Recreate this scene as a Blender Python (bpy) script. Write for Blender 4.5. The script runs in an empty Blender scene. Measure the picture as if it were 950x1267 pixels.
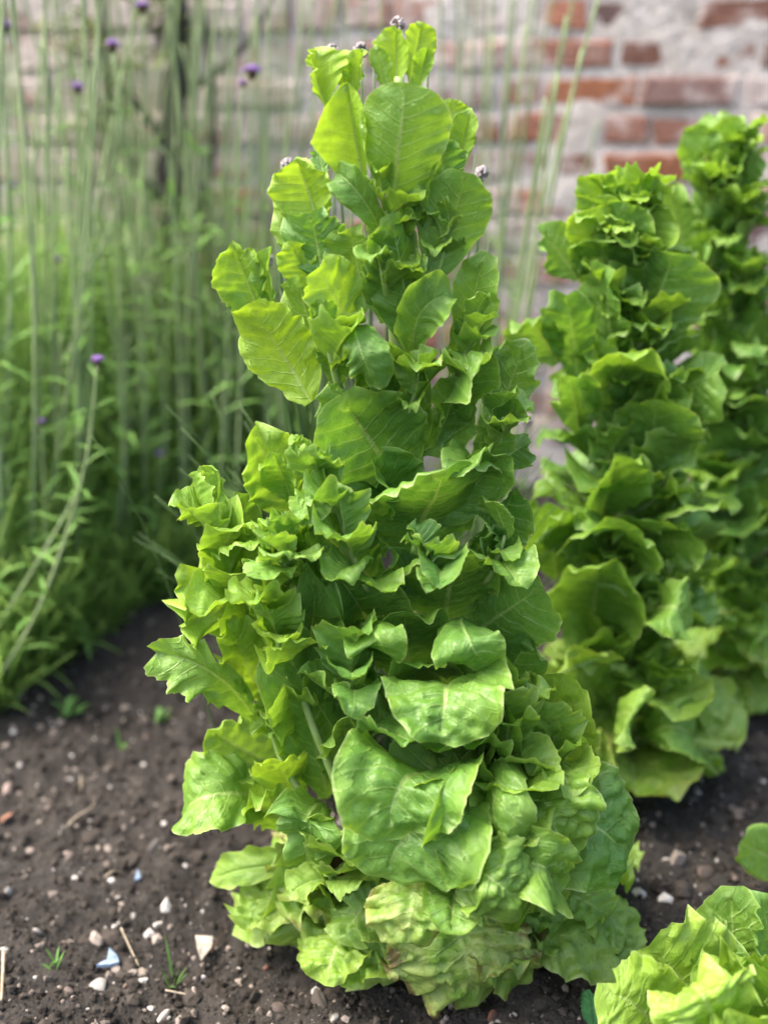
import bpy, math, random
import numpy as np
from mathutils import Vector

# ------------------------------------------------------------------ camera, light, exposure
SC = bpy.context.scene
COL = SC.collection
H, PITCH, VFOV = 0.86, math.radians(20), math.radians(50)
W0, H0 = 950.0, 1267.0
FPX = H0 / 2 / math.tan(VFOV / 2)
FWD = np.array([0, math.cos(PITCH), -math.sin(PITCH)])
UPV = np.array([0, math.sin(PITCH), math.cos(PITCH)])
RGT = np.array([1.0, 0, 0])
CAM = np.array([0, 0, H])

cd = bpy.data.cameras.new('camera')
cam = bpy.data.objects.new('camera', cd); COL.objects.link(cam)
cam.location = (0, 0, H); cam.rotation_euler = (math.pi / 2 - PITCH, 0, 0)
cd.sensor_fit = 'VERTICAL'; cd.sensor_height = 24.0
cd.lens = 12.0 / math.tan(VFOV / 2)
cd.clip_start = 0.02; cd.clip_end = 500
cd.dof.use_dof = True; cd.dof.focus_distance = 1.03; cd.dof.aperture_fstop = cd.lens / 19
SC.camera = cam

SUN_EL, SUN_AZ = math.radians(58), math.radians(-95)     # azimuth from +Y towards +X
wd = bpy.data.worlds.new('World'); SC.world = wd; wd.use_nodes = True
wt = wd.node_tree; bg = wt.nodes['Background']
sky = wt.nodes.new('ShaderNodeTexSky'); sky.sky_type = 'NISHITA'; sky.sun_disc = False
sky.sun_elevation = SUN_EL; sky.sun_rotation = SUN_AZ
sky.air_density = 1.0; sky.dust_density = 6.0; sky.ozone_density = 1.0
wt.links.new(sky.outputs[0], bg.inputs[0]); bg.inputs[1].default_value = 0.15
sl = bpy.data.lights.new('sun', 'SUN'); sl.energy = 1.15; sl.angle = math.radians(28); sl.color = (1, 0.95, 0.87)
so = bpy.data.objects.new('sun', sl); COL.objects.link(so)
sd = Vector((math.sin(SUN_AZ) * math.cos(SUN_EL), math.cos(SUN_AZ) * math.cos(SUN_EL), math.sin(SUN_EL)))
so.rotation_euler = sd.to_track_quat('Z', 'Y').to_euler(); so.location = (-3, 2, 5)
SC.view_settings.view_transform = 'Standard'; SC.view_settings.look = 'None'
SC.view_settings.gamma = 1.0; SC.view_settings.exposure = 1.97
SC.render.engine = 'CYCLES'
SC.cycles.max_bounces = 8; SC.cycles.diffuse_bounces = 4; SC.cycles.transmission_bounces = 6
SC.cycles.use_denoising = True

# ------------------------------------------------------------------ helpers
def ray(px, py):
    return FWD + RGT * ((px - W0 / 2) / FPX) + UPV * ((H0 / 2 - py) / FPX)
def on_plane(px, py, y):
    r = ray(px, py); return CAM + r * (y / r[1])
def on_ground(px, py, z=0.0):
    r = ray(px, py); return CAM + r * ((z - H) / r[2])
def nrm(v):
    v = np.asarray(v, float); return v / (np.linalg.norm(v) + 1e-9)

_tab = np.random.RandomState(5).rand(256, 256)
def vnoise(x, y, seed=0):
    x = np.asarray(x, float) + seed * 17.13; y = np.asarray(y, float) + seed * 31.7
    xi = np.floor(x).astype(int); yi = np.floor(y).astype(int)
    fx = x - xi; fy = y - yi
    fx = fx ** 3 * (fx * (fx * 6 - 15) + 10); fy = fy ** 3 * (fy * (fy * 6 - 15) + 10)
    a = _tab[xi & 255, yi & 255]; b = _tab[(xi + 1) & 255, yi & 255]
    c = _tab[xi & 255, (yi + 1) & 255]; d = _tab[(xi + 1) & 255, (yi + 1) & 255]
    return (a * (1 - fx) + b * fx) * (1 - fy) + (c * (1 - fx) + d * fx) * fy

def mesh_obj(name, verts, faces, mat, parent=None, loc=None, uv=None, smooth=True, col=None):
    me = bpy.data.meshes.new(name)
    verts = np.asarray(verts, float)
    me.from_pydata(verts.tolist(), [], faces if isinstance(faces, list) else faces.tolist())
    if uv is not None:
        lay = me.uv_layers.new(name='UVMap')
        li = np.empty(len(me.loops), int); me.loops.foreach_get('vertex_index', li)
        lay.data.foreach_set('uv', np.asarray(uv, float)[li].ravel())
    if col is not None:
        ca = me.color_attributes.new('tone', 'FLOAT_COLOR', 'POINT')
        c4 = np.ones((len(verts), 4)); c4[:, :3] = col
        ca.data.foreach_set('color', c4.ravel())
    if smooth:
        me.polygons.foreach_set('use_smooth', np.ones(len(me.polygons), bool))
    me.update()
    if mat is not None:
        for m in (mat if isinstance(mat, (list, tuple)) else [mat]): me.materials.append(m)
    o = bpy.data.objects.new(name, me); COL.objects.link(o)
    if parent is not None: o.parent = parent
    if loc is not None: o.location = loc
    return o
def tag(o, label=None, cat=None, group=None, kind=None):
    if label: o['label'] = label
    if cat: o['category'] = cat
    if group: o['group'] = group
    if kind: o['kind'] = kind
    return o
def thing(name, label, cat, loc=(0, 0, 0), group=None):
    o = bpy.data.objects.new(name, None); COL.objects.link(o); o.location = loc
    o.empty_display_size = 0.05
    return tag(o, label, cat, group)
def dup(root, loc, rotz=0.0, scale=1.0, label=None, group=None):
    r = root.copy(); COL.objects.link(r); r.location = loc; r.rotation_euler = (0, 0, rotz); r.scale = (scale,) * 3
    if label: r['label'] = label
    if group: r['group'] = group
    for ch in list(root.children):
        c = ch.copy(); COL.objects.link(c); c.parent = r
        for g in list(ch.children):
            d = g.copy(); COL.objects.link(d); d.parent = c
    return r

class Geo:
    def __init__(s): s.v = []; s.f = []; s.c = []; s.n = 0
    def add(s, v, f, c=None):
        v = np.asarray(v, float); s.v.append(v); s.f += [tuple(int(i) + s.n for i in q) for q in f]
        s.c.append(np.tile(np.asarray(c if c is not None else (1, 1, 1), float), (len(v), 1))); s.n += len(v)
    def build(s, name, mat, parent=None, loc=None, smooth=True, col=False):
        v = np.concatenate(s.v)
        if loc is not None: v = v - np.asarray(loc)
        return mesh_obj(name, v, s.f, mat, parent, None, None, smooth, np.concatenate(s.c) if col else None)

def tube(pts, radii, n=8, caps=True):
    pts = np.asarray(pts, float); k = len(pts)
    radii = np.broadcast_to(np.asarray(radii, float), (k,))
    T = np.gradient(pts, axis=0); T /= np.linalg.norm(T, axis=1)[:, None] + 1e-9
    ref = np.array([1.0, 0, 0]) if abs(T[0][0]) < 0.8 else np.array([0, 1.0, 0])
    A = np.cross(T, ref); A /= np.linalg.norm(A, axis=1)[:, None] + 1e-9
    B = np.cross(T, A)
    th = np.linspace(0, 2 * math.pi, n, endpoint=False)
    V = pts[:, None, :] + radii[:, None, None] * (np.cos(th)[None, :, None] * A[:, None, :] + np.sin(th)[None, :, None] * B[:, None, :])
    F = [(i * n + j, i * n + (j + 1) % n, (i + 1) * n + (j + 1) % n, (i + 1) * n + j) for i in range(k - 1) for j in range(n)]
    if caps: F += [tuple(range(n))[::-1], tuple((k - 1) * n + j for j in range(n))]
    return V.reshape(-1, 3), F
def bez(B, M, T, n):
    t = np.linspace(0, 1, n)[:, None]; P1 = 2 * np.asarray(M) - 0.5 * (np.asarray(B) + np.asarray(T))
    return (1 - t) ** 2 * B + 2 * t * (1 - t) * P1 + t * t * T

_phi = (1 + 5 ** .5) / 2
ICO_V = np.array([(-1, _phi, 0), (1, _phi, 0), (-1, -_phi, 0), (1, -_phi, 0), (0, -1, _phi), (0, 1, _phi), (0, -1, -_phi), (0, 1, -_phi), (_phi, 0, -1), (_phi, 0, 1), (-_phi, 0, -1), (-_phi, 0, 1)]) / math.sqrt(1 + _phi ** 2)
ICO_F = [(0, 11, 5), (0, 5, 1), (0, 1, 7), (0, 7, 10), (0, 10, 11), (1, 5, 9), (5, 11, 4), (11, 10, 2), (10, 7, 6), (7, 1, 8), (3, 9, 4), (3, 4, 2), (3, 2, 6), (3, 6, 8), (3, 8, 9), (4, 9, 5), (2, 4, 11), (6, 2, 10), (8, 6, 7), (9, 8, 1)]
def subdiv(V, F):
    V = [tuple(v) for v in V]; cache = {}; out = []
    def mid(a, b):
        k = (min(a, b), max(a, b))
        if k not in cache:
            m = (np.array(V[a]) + np.array(V[b])) / 2; V.append(tuple(m / np.linalg.norm(m))); cache[k] = len(V) - 1
        return cache[k]
    for a, b, c in F:
        ab, bc, ca = mid(a, b), mid(b, c), mid(c, a); out += [(a, ab, ca), (b, bc, ab), (c, ca, bc), (ab, bc, ca)]
    return np.array(V), out
ICO2_V, ICO2_F = subdiv(ICO_V, ICO_F)
ICO3_V, ICO3_F = subdiv(ICO2_V, ICO2_F)

# ------------------------------------------------------------------ material helpers
def new_mat(name):
    m = bpy.data.materials.new(name); m.use_nodes = True
    nt = m.node_tree; nt.nodes.clear()
    out = nt.nodes.new('ShaderNodeOutputMaterial')
    return m, nt, out
class N:
    def __init__(s, nt): s.nt = nt
    def node(s, t, **kw):
        n = s.nt.nodes.new(t)
        for k, v in kw.items(): setattr(n, k, v)
        return n
    def put(s, sock, v):
        if isinstance(v, bpy.types.NodeSocket): s.nt.links.new(v, sock)
        elif v is not None: sock.default_value = v
    def math(s, op, a, b=None, c=None, clamp=False):
        n = s.node('ShaderNodeMath', operation=op, use_clamp=clamp); s.put(n.inputs[0], a)
        if b is not None: s.put(n.inputs[1], b)
        if c is not None: s.put(n.inputs[2], c)
        return n.outputs[0]
    def mix(s, f, a, b, mode='MIX'):
        n = s.node('ShaderNodeMix', data_type='RGBA', blend_type=mode); s.put(n.inputs[0], f)
        s.put(n.inputs[6], a if isinstance(a, bpy.types.NodeSocket) else (*a, 1)); s.put(n.inputs[7], b if isinstance(b, bpy.types.NodeSocket) else (*b, 1))
        return n.outputs[2]
    def ss(s, v, lo, hi):
        n = s.node('ShaderNodeMapRange', interpolation_type='SMOOTHSTEP'); s.put(n.inputs[0], v)
        n.inputs[1].default_value = lo; n.inputs[2].default_value = hi
        return n.outputs[0]
    def noise(s, vec, scale, detail=4, rough=.55, w=None):
        n = s.node('ShaderNodeTexNoise'); s.put(n.inputs['Vector'], vec)
        n.inputs['Scale'].default_value = scale; n.inputs['Detail'].default_value = detail; n.inputs['Roughness'].default_value = rough
        return n.outputs[0]
    def bump(s, h, strength, dist):
        n = s.node('ShaderNodeBump'); s.put(n.inputs['Height'], h); n.inputs['Strength'].default_value = strength; n.inputs['Distance'].default_value = dist
        return n.outputs[0]
    def principled(s, color, rough=.6, spec=.4, normal=None):
        n = s.node('ShaderNodeBsdfPrincipled'); s.put(n.inputs['Base Color'], color if isinstance(color, bpy.types.NodeSocket) else (*color, 1))
        s.put(n.inputs['Roughness'], rough); s.put(n.inputs['Specular IOR Level'], spec)
        if normal is not None: s.put(n.inputs['Normal'], normal)
        return n.outputs[0]
def link_out(nt, out, sh): nt.links.new(sh, out.inputs[0])

def lettuce_material():
    """obj.color carries the leaf's own pigment: r = yellowness, g = glaucous bloom, b = withering."""
    m, nt, out = new_mat('lettuce_leaf'); k = N(nt)
    uv = k.node('ShaderNodeUVMap').outputs[0]
    sp = k.node('ShaderNodeSeparateXYZ'); nt.links.new(uv, sp.inputs[0]); u, v = sp.outputs[0], sp.outputs[1]
    oi = k.node('ShaderNodeObjectInfo'); oc = k.node('ShaderNodeSeparateColor'); nt.links.new(oi.outputs['Color'], oc.inputs[0])
    yel, gla, wea = oc.outputs[0], oc.outputs[1], oc.outputs[2]
    ob = k.node('ShaderNodeTexCoord').outputs['Object']
    n1 = k.noise(ob, 38, 4); n2 = k.noise(ob, 140, 3); n3 = k.noise(ob, 14, 2)
    su = k.math('MULTIPLY_ADD', u, 2, -1); a = k.math('ABSOLUTE', su)
    sgn = k.math('MULTIPLY', k.math('SIGN', su), .045)
    # lateral veins leave the midrib forward and curve
    s = k.math('SUBTRACT', k.math('ADD', v, sgn), k.math('MULTIPLY', k.math('POWER', a, 1.6), .045))
    s = k.math('ADD', s, k.math('MULTIPLY', k.math('SUBTRACT', n1, .5), .075))
    fr = k.math('FRACT', k.math('MULTIPLY', s, 7.5))
    tri = k.math('MULTIPLY', k.math('ABSOLUTE', k.math('SUBTRACT', fr, .5)), 2)
    lat = k.ss(tri, .80, 1.0)
    lat = k.math('MULTIPLY', lat, k.math('SUBTRACT', 1.0, k.math('MULTIPLY', a, .75)), clamp=True)
    # fine vein net
    mp = k.node('ShaderNodeMapping'); nt.links.new(uv, mp.inputs[0]); mp.inputs['Scale'].default_value = (13, 17, 1)
    off = k.node('ShaderNodeVectorMath', operation='ADD'); nt.links.new(mp.outputs[0], off.inputs[0])
    sc = k.node('ShaderNodeVectorMath', operation='SCALE'); nz = k.node('ShaderNodeTexNoise'); nt.links.new(ob, nz.inputs[0]); nz.inputs['Scale'].default_value = 40
    nt.links.new(nz.outputs[1], sc.inputs[0]); sc.inputs['Scale'].default_value = 1.6; nt.links.new(sc.outputs[0], off.inputs[1])
    vo = k.node('ShaderNodeTexVoronoi', feature='DISTANCE_TO_EDGE'); nt.links.new(off.outputs[0], vo.inputs['Vector']); vo.inputs['Scale'].default_value = 1.0
    net = k.math('SUBTRACT', 1.0, k.ss(vo.outputs[0], .0, .10))
    midw = k.math('MULTIPLY_ADD', v, -.052, .07)
    mid = k.math('SUBTRACT', 1.0, k.ss(k.math('DIVIDE', a, midw), .55, 1.35))
    vein = k.math('MAXIMUM', mid, k.math('MULTIPLY', lat, .62)); vein = k.math('MAXIMUM', vein, k.math('MULTIPLY', net, .16))
    # pigment
    yv = k.math('ADD', k.math('MULTIPLY_ADD', yel, 1.0, -.07), k.math('MULTIPLY', k.math('SUBTRACT', n3, .5), .55))
    yv = k.math('ADD', yv, k.math('MULTIPLY', k.ss(a, .72, 1.02), .22))
    yv = k.math('ADD', yv, k.math('MULTIPLY', k.math('SUBTRACT', n1, .5), .30), clamp=True)
    g = k.mix(yv, (.052, .165, .024), (.305, .475, .042))
    g = k.mix(k.math('MULTIPLY', gla, .75), g, (.135, .290, .075))
    g = k.mix(k.math('MULTIPLY', vein, .62), g, (.36, .48, .15))
    rim = k.ss(a, .955, .995)
    g = k.mix(k.math('MULTIPLY', rim, .55), g, (.42, .52, .20))
    wn = k.math('ADD', k.math('MULTIPLY', n1, .9), k.math('MULTIPLY', k.ss(a, .5, 1.0), .22))
    pale = k.math('MULTIPLY', k.ss(wn, .30, .62), wea)
    g = k.mix(k.math('MULTIPLY', pale, .8), g, (.36, .40, .13))
    brn = k.math('MULTIPLY', k.ss(k.math('ADD', wn, k.math('MULTIPLY', n2, .25)), .74, .86), k.ss(wea, .25, .7))
    g = k.mix(k.math('MULTIPLY', brn, .85), g, (.16, .10, .045))
    g = k.mix(k.math('MULTIPLY', k.ss(n2, .35, .75), .22), g, (.03, .09, .01), 'MIX')
    gp = k.node('ShaderNodeSeparateXYZ'); nt.links.new(k.node('ShaderNodeNewGeometry').outputs['Position'], gp.inputs[0])
    n5 = k.noise(ob, 320, 2)
    spl = k.math('MULTIPLY', k.ss(n5, .62, .72), k.math('MULTIPLY', k.ss(n1, .45, .62), k.ss(gp.outputs[2], .16, .02)))
    g = k.mix(k.math('MULTIPLY', spl, .85), g, (.05, .038, .028))
    spk = k.math('MULTIPLY', k.ss(n5, .70, .75), k.ss(n3, .55, .62)); g = k.mix(k.math('MULTIPLY', spk, .7), g, (.12, .09, .03))
    hgt = k.math('ADD', k.math('MULTIPLY', lat, -.9), k.math('ADD', k.math('MULTIPLY', net, -.35), k.math('MULTIPLY', n2, .6)))
    nb = k.bump(hgt, .5, .0020)
    rgh = k.math('MULTIPLY_ADD', n1, .25, .30)
    pr = k.principled(g, rgh, .45, nb)
    tr = k.node('ShaderNodeBsdfTranslucent')
    tc = k.mix(.5, g, (1.0, 1.0, .30), 'MULTIPLY'); tb = k.mix(1.0, tc, (2.1, 2.0, 1.3), 'MULTIPLY')
    nt.links.new(tb, tr.inputs[0])
    ms = k.node('ShaderNodeMixShader'); nt.links.new(k.math('MULTIPLY_ADD', mid, -.12, .30), ms.inputs[0])
    nt.links.new(pr, ms.inputs[1]); nt.links.new(tr.outputs[0], ms.inputs[2])
    link_out(nt, out, ms.outputs[0]); return m

def plain_leaf(name, c1, c2, trans=.3, scale=12, rough=.5, use_obj=False):
    m, nt, out = new_mat(name); k = N(nt)
    ob = k.node('ShaderNodeTexCoord').outputs['Object']
    f = k.ss(k.noise(ob, scale, 3), .3, .7)
    c = k.mix(f, c1, c2)
    if use_obj:
        oi = k.node('ShaderNodeObjectInfo'); c = k.mix(1.0, c, oi.outputs['Color'], 'MULTIPLY')
    pr = k.principled(c, rough, .3)
    tr = k.node('ShaderNodeBsdfTranslucent'); nt.links.new(c, tr.inputs[0])
    ms = k.node('ShaderNodeMixShader'); ms.inputs[0].default_value = trans
    nt.links.new(pr, ms.inputs[1]); nt.links.new(tr.outputs[0], ms.inputs[2]); link_out(nt, out, ms.outputs[0]); return m

def soil_material():
    m, nt, out = new_mat('soil'); k = N(nt)
    ob = k.node('ShaderNodeTexCoord').outputs['Object']
    a = k.noise(ob, 3.0, 5, .6); b = k.noise(ob, 45, 6, .65); c = k.noise(ob, 240, 4, .6); d = k.noise(ob, 900, 2)
    col = k.mix(k.ss(a, .35, .68), (.027, .0240, .0210), (.057, .0505, .0440))
    col = k.mix(k.math('MULTIPLY', k.ss(b, .45, .75), .75), col, (.083, .074, .064))
    col = k.mix(k.math('MULTIPLY', k.ss(c, .60, .74), .5), col, (.15, .12, .10))
    col = k.mix(k.math('MULTIPLY', k.ss(c, .48, .30), .75), col, (.016, .012, .010))
    vo = k.node('ShaderNodeTexVoronoi'); nt.links.new(ob, vo.inputs['Vector']); vo.inputs['Scale'].default_value = 190
    sp = k.math('MULTIPLY', k.ss(vo.outputs['Distance'], .17, .10), k.ss(k.noise(ob, 60, 2), .55, .62))
    col = k.mix(k.math('MULTIPLY', sp, .85), col, (.38, .35, .31))
    h = k.math('ADD', k.math('MULTIPLY', b, 1.0), k.math('ADD', k.math('MULTIPLY', c, .55), k.math('MULTIPLY', d, .16)))
    nb = k.bump(h, .95, .012)
    link_out(nt, out, k.principled(col, .92, .18, nb)); return m

def tone_material(name, rough=.85, spec=.25, nscale=120, bump=.004, amt=.5):
    m, nt, out = new_mat(name); k = N(nt)
    ob = k.node('ShaderNodeTexCoord').outputs['Object']
    at = k.node('ShaderNodeAttribute', attribute_name='tone')
    n = k.noise(ob, nscale, 4, .6)
    c = k.mix(k.math('MULTIPLY', k.ss(n, .35, .7), amt), at.outputs[0], (.5, .5, .5), 'MULTIPLY')
    link_out(nt, out, k.principled(c, rough, spec, k.bump(n, .6, bump))); return m

def stone_material():
    m, nt, out = new_mat('stone'); k = N(nt)
    ob = k.node('ShaderNodeTexCoord').outputs['Object']
    oi = k.node('ShaderNodeObjectInfo')
    n = k.noise(ob, 2.2, 5, .65); n2 = k.noise(ob, 9, 3)
    c = k.mix(k.math('MULTIPLY', k.ss(n, .35, .7), .55), oi.outputs['Color'], (.48, .42, .36), 'MULTIPLY')
    geo = k.node('ShaderNodeSeparateXYZ'); nt.links.new(ob, geo.inputs[0])
    dirt = k.math('MULTIPLY', k.ss(k.math('ADD', geo.outputs[2], k.math('MULTIPLY_ADD', n, 1.1, -.55)), .25, -.25), .85)   # soil clinging to the foot of the stone
    c = k.mix(dirt, c, (.055, .042, .034))
    link_out(nt, out, k.principled(c, .72, .35, k.bump(n2, .35, .12))); return m

def wall_materials():
    m, nt, out = new_mat('old_brick'); k = N(nt)
    ob = k.node('ShaderNodeTexCoord').outputs['Object']
    at = k.node('ShaderNodeAttribute', attribute_name='tone')
    a = k.noise(ob, 2.2, 4, .6); b = k.noise(ob, 13, 5, .65); c = k.noise(ob, 70, 4)
    sepx = k.node('ShaderNodeSeparateXYZ'); nt.links.new(ob, sepx.inputs[0])
    col = k.mix(k.math('MULTIPLY', k.ss(c, .35, .7), .6), at.outputs[0], (.55, .5, .5), 'MULTIPLY')
    lime = k.ss(k.math('ADD', k.math('MULTIPLY', a, .9), k.math('ADD', k.math('MULTIPLY', b, .9), k.math('MULTIPLY', k.ss(sepx.outputs[0], .5, -.9), .14))), .80, 1.05)
    col = k.mix(k.math('MULTIPLY', lime, .82), col, (.66, .575, .515))
    link_out(nt, out, k.principled(col, .92, .15, k.bump(c, .7, .01)))
    m2, nt, out = new_mat('lime_mortar'); k = N(nt)
    ob = k.node('ShaderNodeTexCoord').outputs['Object']
    b = k.noise(ob, 9, 5, .65); c = k.noise(ob, 60, 4)
    col = k.mix(k.ss(b, .32, .68), (.47, .405, .345), (.69, .62, .555))
    col = k.mix(k.math('MULTIPLY', k.ss(c, .5, .3), .6), col, (.17, .14, .125))
    link_out(nt, out, k.principled(col, .95, .1, k.bump(c, .8, .012)))
    return m, m2

def bark_material(name, c1, c2):
    m, nt, out = new_mat(name); k = N(nt)
    ob = k.node('ShaderNodeTexCoord').outputs['Object']
    mp = k.node('ShaderNodeMapping'); nt.links.new(ob, mp.inputs[0]); mp.inputs['Scale'].default_value = (1, 1, .2)
    n = k.noise(mp.outputs[0], 70, 5, .65)
    link_out(nt, out, k.principled(k.mix(k.ss(n, .35, .7), c1, c2), .85, .2, k.bump(n, .8, .006))); return m

M_LET = lettuce_material()
M_STEM = plain_leaf('lettuce_stem', (.22, .34, .08), (.32, .43, .15), .1, 40, .45)
M_BROWN = bark_material('brown_stem', (.05, .028, .018), (.12, .075, .05))
M_BUD = plain_leaf('flower_bud', (.17, .30, .05), (.32, .40, .08), .2, 90)
M_SOIL = soil_material()
M_CRUMB = tone_material('soil_crumb', .95, .12, 260, .003)
M_STONE = stone_material()
M_BRICK, M_MORTAR = wall_materials()
M_VSTEM = plain_leaf('verbena_stem', (.20, .275, .115), (.29, .36, .18), .12, 9, .55, True)
M_VLEAF = plain_leaf('verbena_leaf', (.12, .25, .05), (.21, .37, .09), .35, 9, .5, True)
M_UNDER = plain_leaf('undergrowth', (.17, .32, .06), (.32, .48, .12), .55, 5, .55)
M_PURPLE = plain_leaf('purple_floret', (.20, .085, .34), (.40, .24, .55), .2, 300, .6)
M_CHIVE = plain_leaf('chive_stalk', (.045, .095, .028), (.09, .16, .05), .12, 12, .4)
M_PAPER = plain_leaf('papery_seed_head', (.36, .31, .30), (.52, .47, .46), .25, 160, .8)
M_BARK = bark_material('dark_bark', (.035, .031, .028), (.11, .097, .085))
M_STRAW = plain_leaf('dry_straw', (.30, .24, .16), (.45, .38, .28), .1, 200, .7)
M_DRY = plain_leaf('dry_leaf', (.42, .36, .29), (.60, .54, .46), .2, 120, .75)
M_TREELEAF = plain_leaf('shrub_leaf', (.05, .11, .02), (.22, .25, .05), .3, 6)
M_WEED = plain_leaf('weed_leaf', (.08, .20, .03), (.13, .28, .06), .3, 60)
M_MINT = plain_leaf('mint_leaf', (.06, .20, .06), (.10, .27, .10), .25, 200)

# ------------------------------------------------------------------ ground
def gz(x, y):
    x = np.asarray(x, float); y = np.asarray(y, float)
    z = (vnoise(x * 2.3, y * 2.3, 1) - .5) * .040
    z += (vnoise(x * 9, y * 9, 2) - .5) * .024
    r = 1 - np.abs(vnoise(x * 24, y * 24, 3) * 2 - 1); z += (r - .5) * .011
    z += (vnoise(x * 55, y * 55, 4) - .5) * .0085
    z += (vnoise(x * 120, y * 120, 6) - .5) * .0050
    fade = np.clip((3.2 - np.hypot(x, y - 1.2)) / 1.0, 0, 1)
    return z * fade - .006
gx = np.concatenate([-np.geomspace(80, 1.25, 26), np.arange(-1.2, 1.2001, .005), np.geomspace(1.25, 80, 26)])
gy = np.concatenate([-np.geomspace(60, .02, 16), np.arange(.05, .50, .03), np.arange(.52, 2.0, .005), np.geomspace(2.02, 90, 30)])
X, Y = np.meshgrid(gx, gy); Z = gz(X, Y)
nx, ny = len(gx), len(gy)
ii = (np.arange(ny - 1)[:, None] * nx + np.arange(nx - 1)[None, :]).ravel()
tag(mesh_obj('soil', np.stack([X.ravel(), Y.ravel(), Z.ravel()], 1), np.stack([ii, ii + 1, ii + nx + 1, ii + nx], 1), M_SOIL), kind='structure')
def ground_pt(px, py, lift=0.0):
    p = on_ground(px, py, 0)
    for _ in range(3): p = on_ground(px, py, float(gz(p[0], p[1])) + lift)
    return p

def crumbs():
    rng = np.random.RandomState(11); G = []; F = []; C = []
    n = 26000; fi = np.array(ICO_F); k = 0
    for i in range(n):
        y = .62 + rng.rand() ** 1.7 * 1.5; x = (rng.rand() * 2 - 1) * (.22 + .42 * y)
        s = .0011 + .0046 * rng.rand() ** 3.2 + (.009 * rng.rand() ** 2 if rng.rand() < .035 else 0)
        v = ICO_V * (1 + (rng.rand(12, 1) - .5) * .75) * s * (0.75 + .5 * rng.rand(1, 3))
        v = v + np.array([x, y, float(0)])
        G.append(v); F.append(fi + k); k += 12
        t = rng.rand()
        base = np.array([.044, .0375, .0315]) * (.55 + .95 * rng.rand()) if t < .86 else (np.array([.24, .20, .17]) * (.5 + rng.rand()) if t < .97 else np.array([.5, .47, .43]))
        C.append(np.tile(base, (12, 1)))
    V = np.concatenate(G); cx = V.reshape(-1, 12, 3).mean(1)
    zz = gz(cx[:, 0], cx[:, 1]) + .0008
    V[:, 2] += np.repeat(zz, 12)
    V2 = []; F2 = []; C2 = []; k2 = len(V); f2 = np.array(ICO2_F); nv2 = len(ICO2_V)
    for i in range(900):
        y = .62 + rng.rand() ** 1.5 * 1.4; x = (rng.rand() * 2 - 1) * (.22 + .42 * y); s = .004 + .009 * rng.rand() ** 2.2
        v = ICO2_V * np.array([1, rng.uniform(.7, 1.2), rng.uniform(.5, .8)]); v = v * (1 + .55 * (vnoise(v[:, 0] * 1.8 + i, v[:, 1] * 1.8 + v[:, 2] * 1.3, i % 40) - .5) + .25 * (rng.rand(nv2) - .5))[:, None] * s
        V2.append(v + np.array([x, y, float(gz(x, y)) + s * .12])); F2.append(f2 + k2); k2 += nv2
        C2.append(np.tile(np.array([.045, .038, .032]) * rng.uniform(.65, 1.5), (nv2, 1)))
    V = np.concatenate([V] + V2); F = F + F2; C = C + C2
    tag(mesh_obj('soil_crumbs', V, np.concatenate(F), M_CRUMB, col=np.concatenate(C), smooth=False), kind='stuff')
crumbs()

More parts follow.
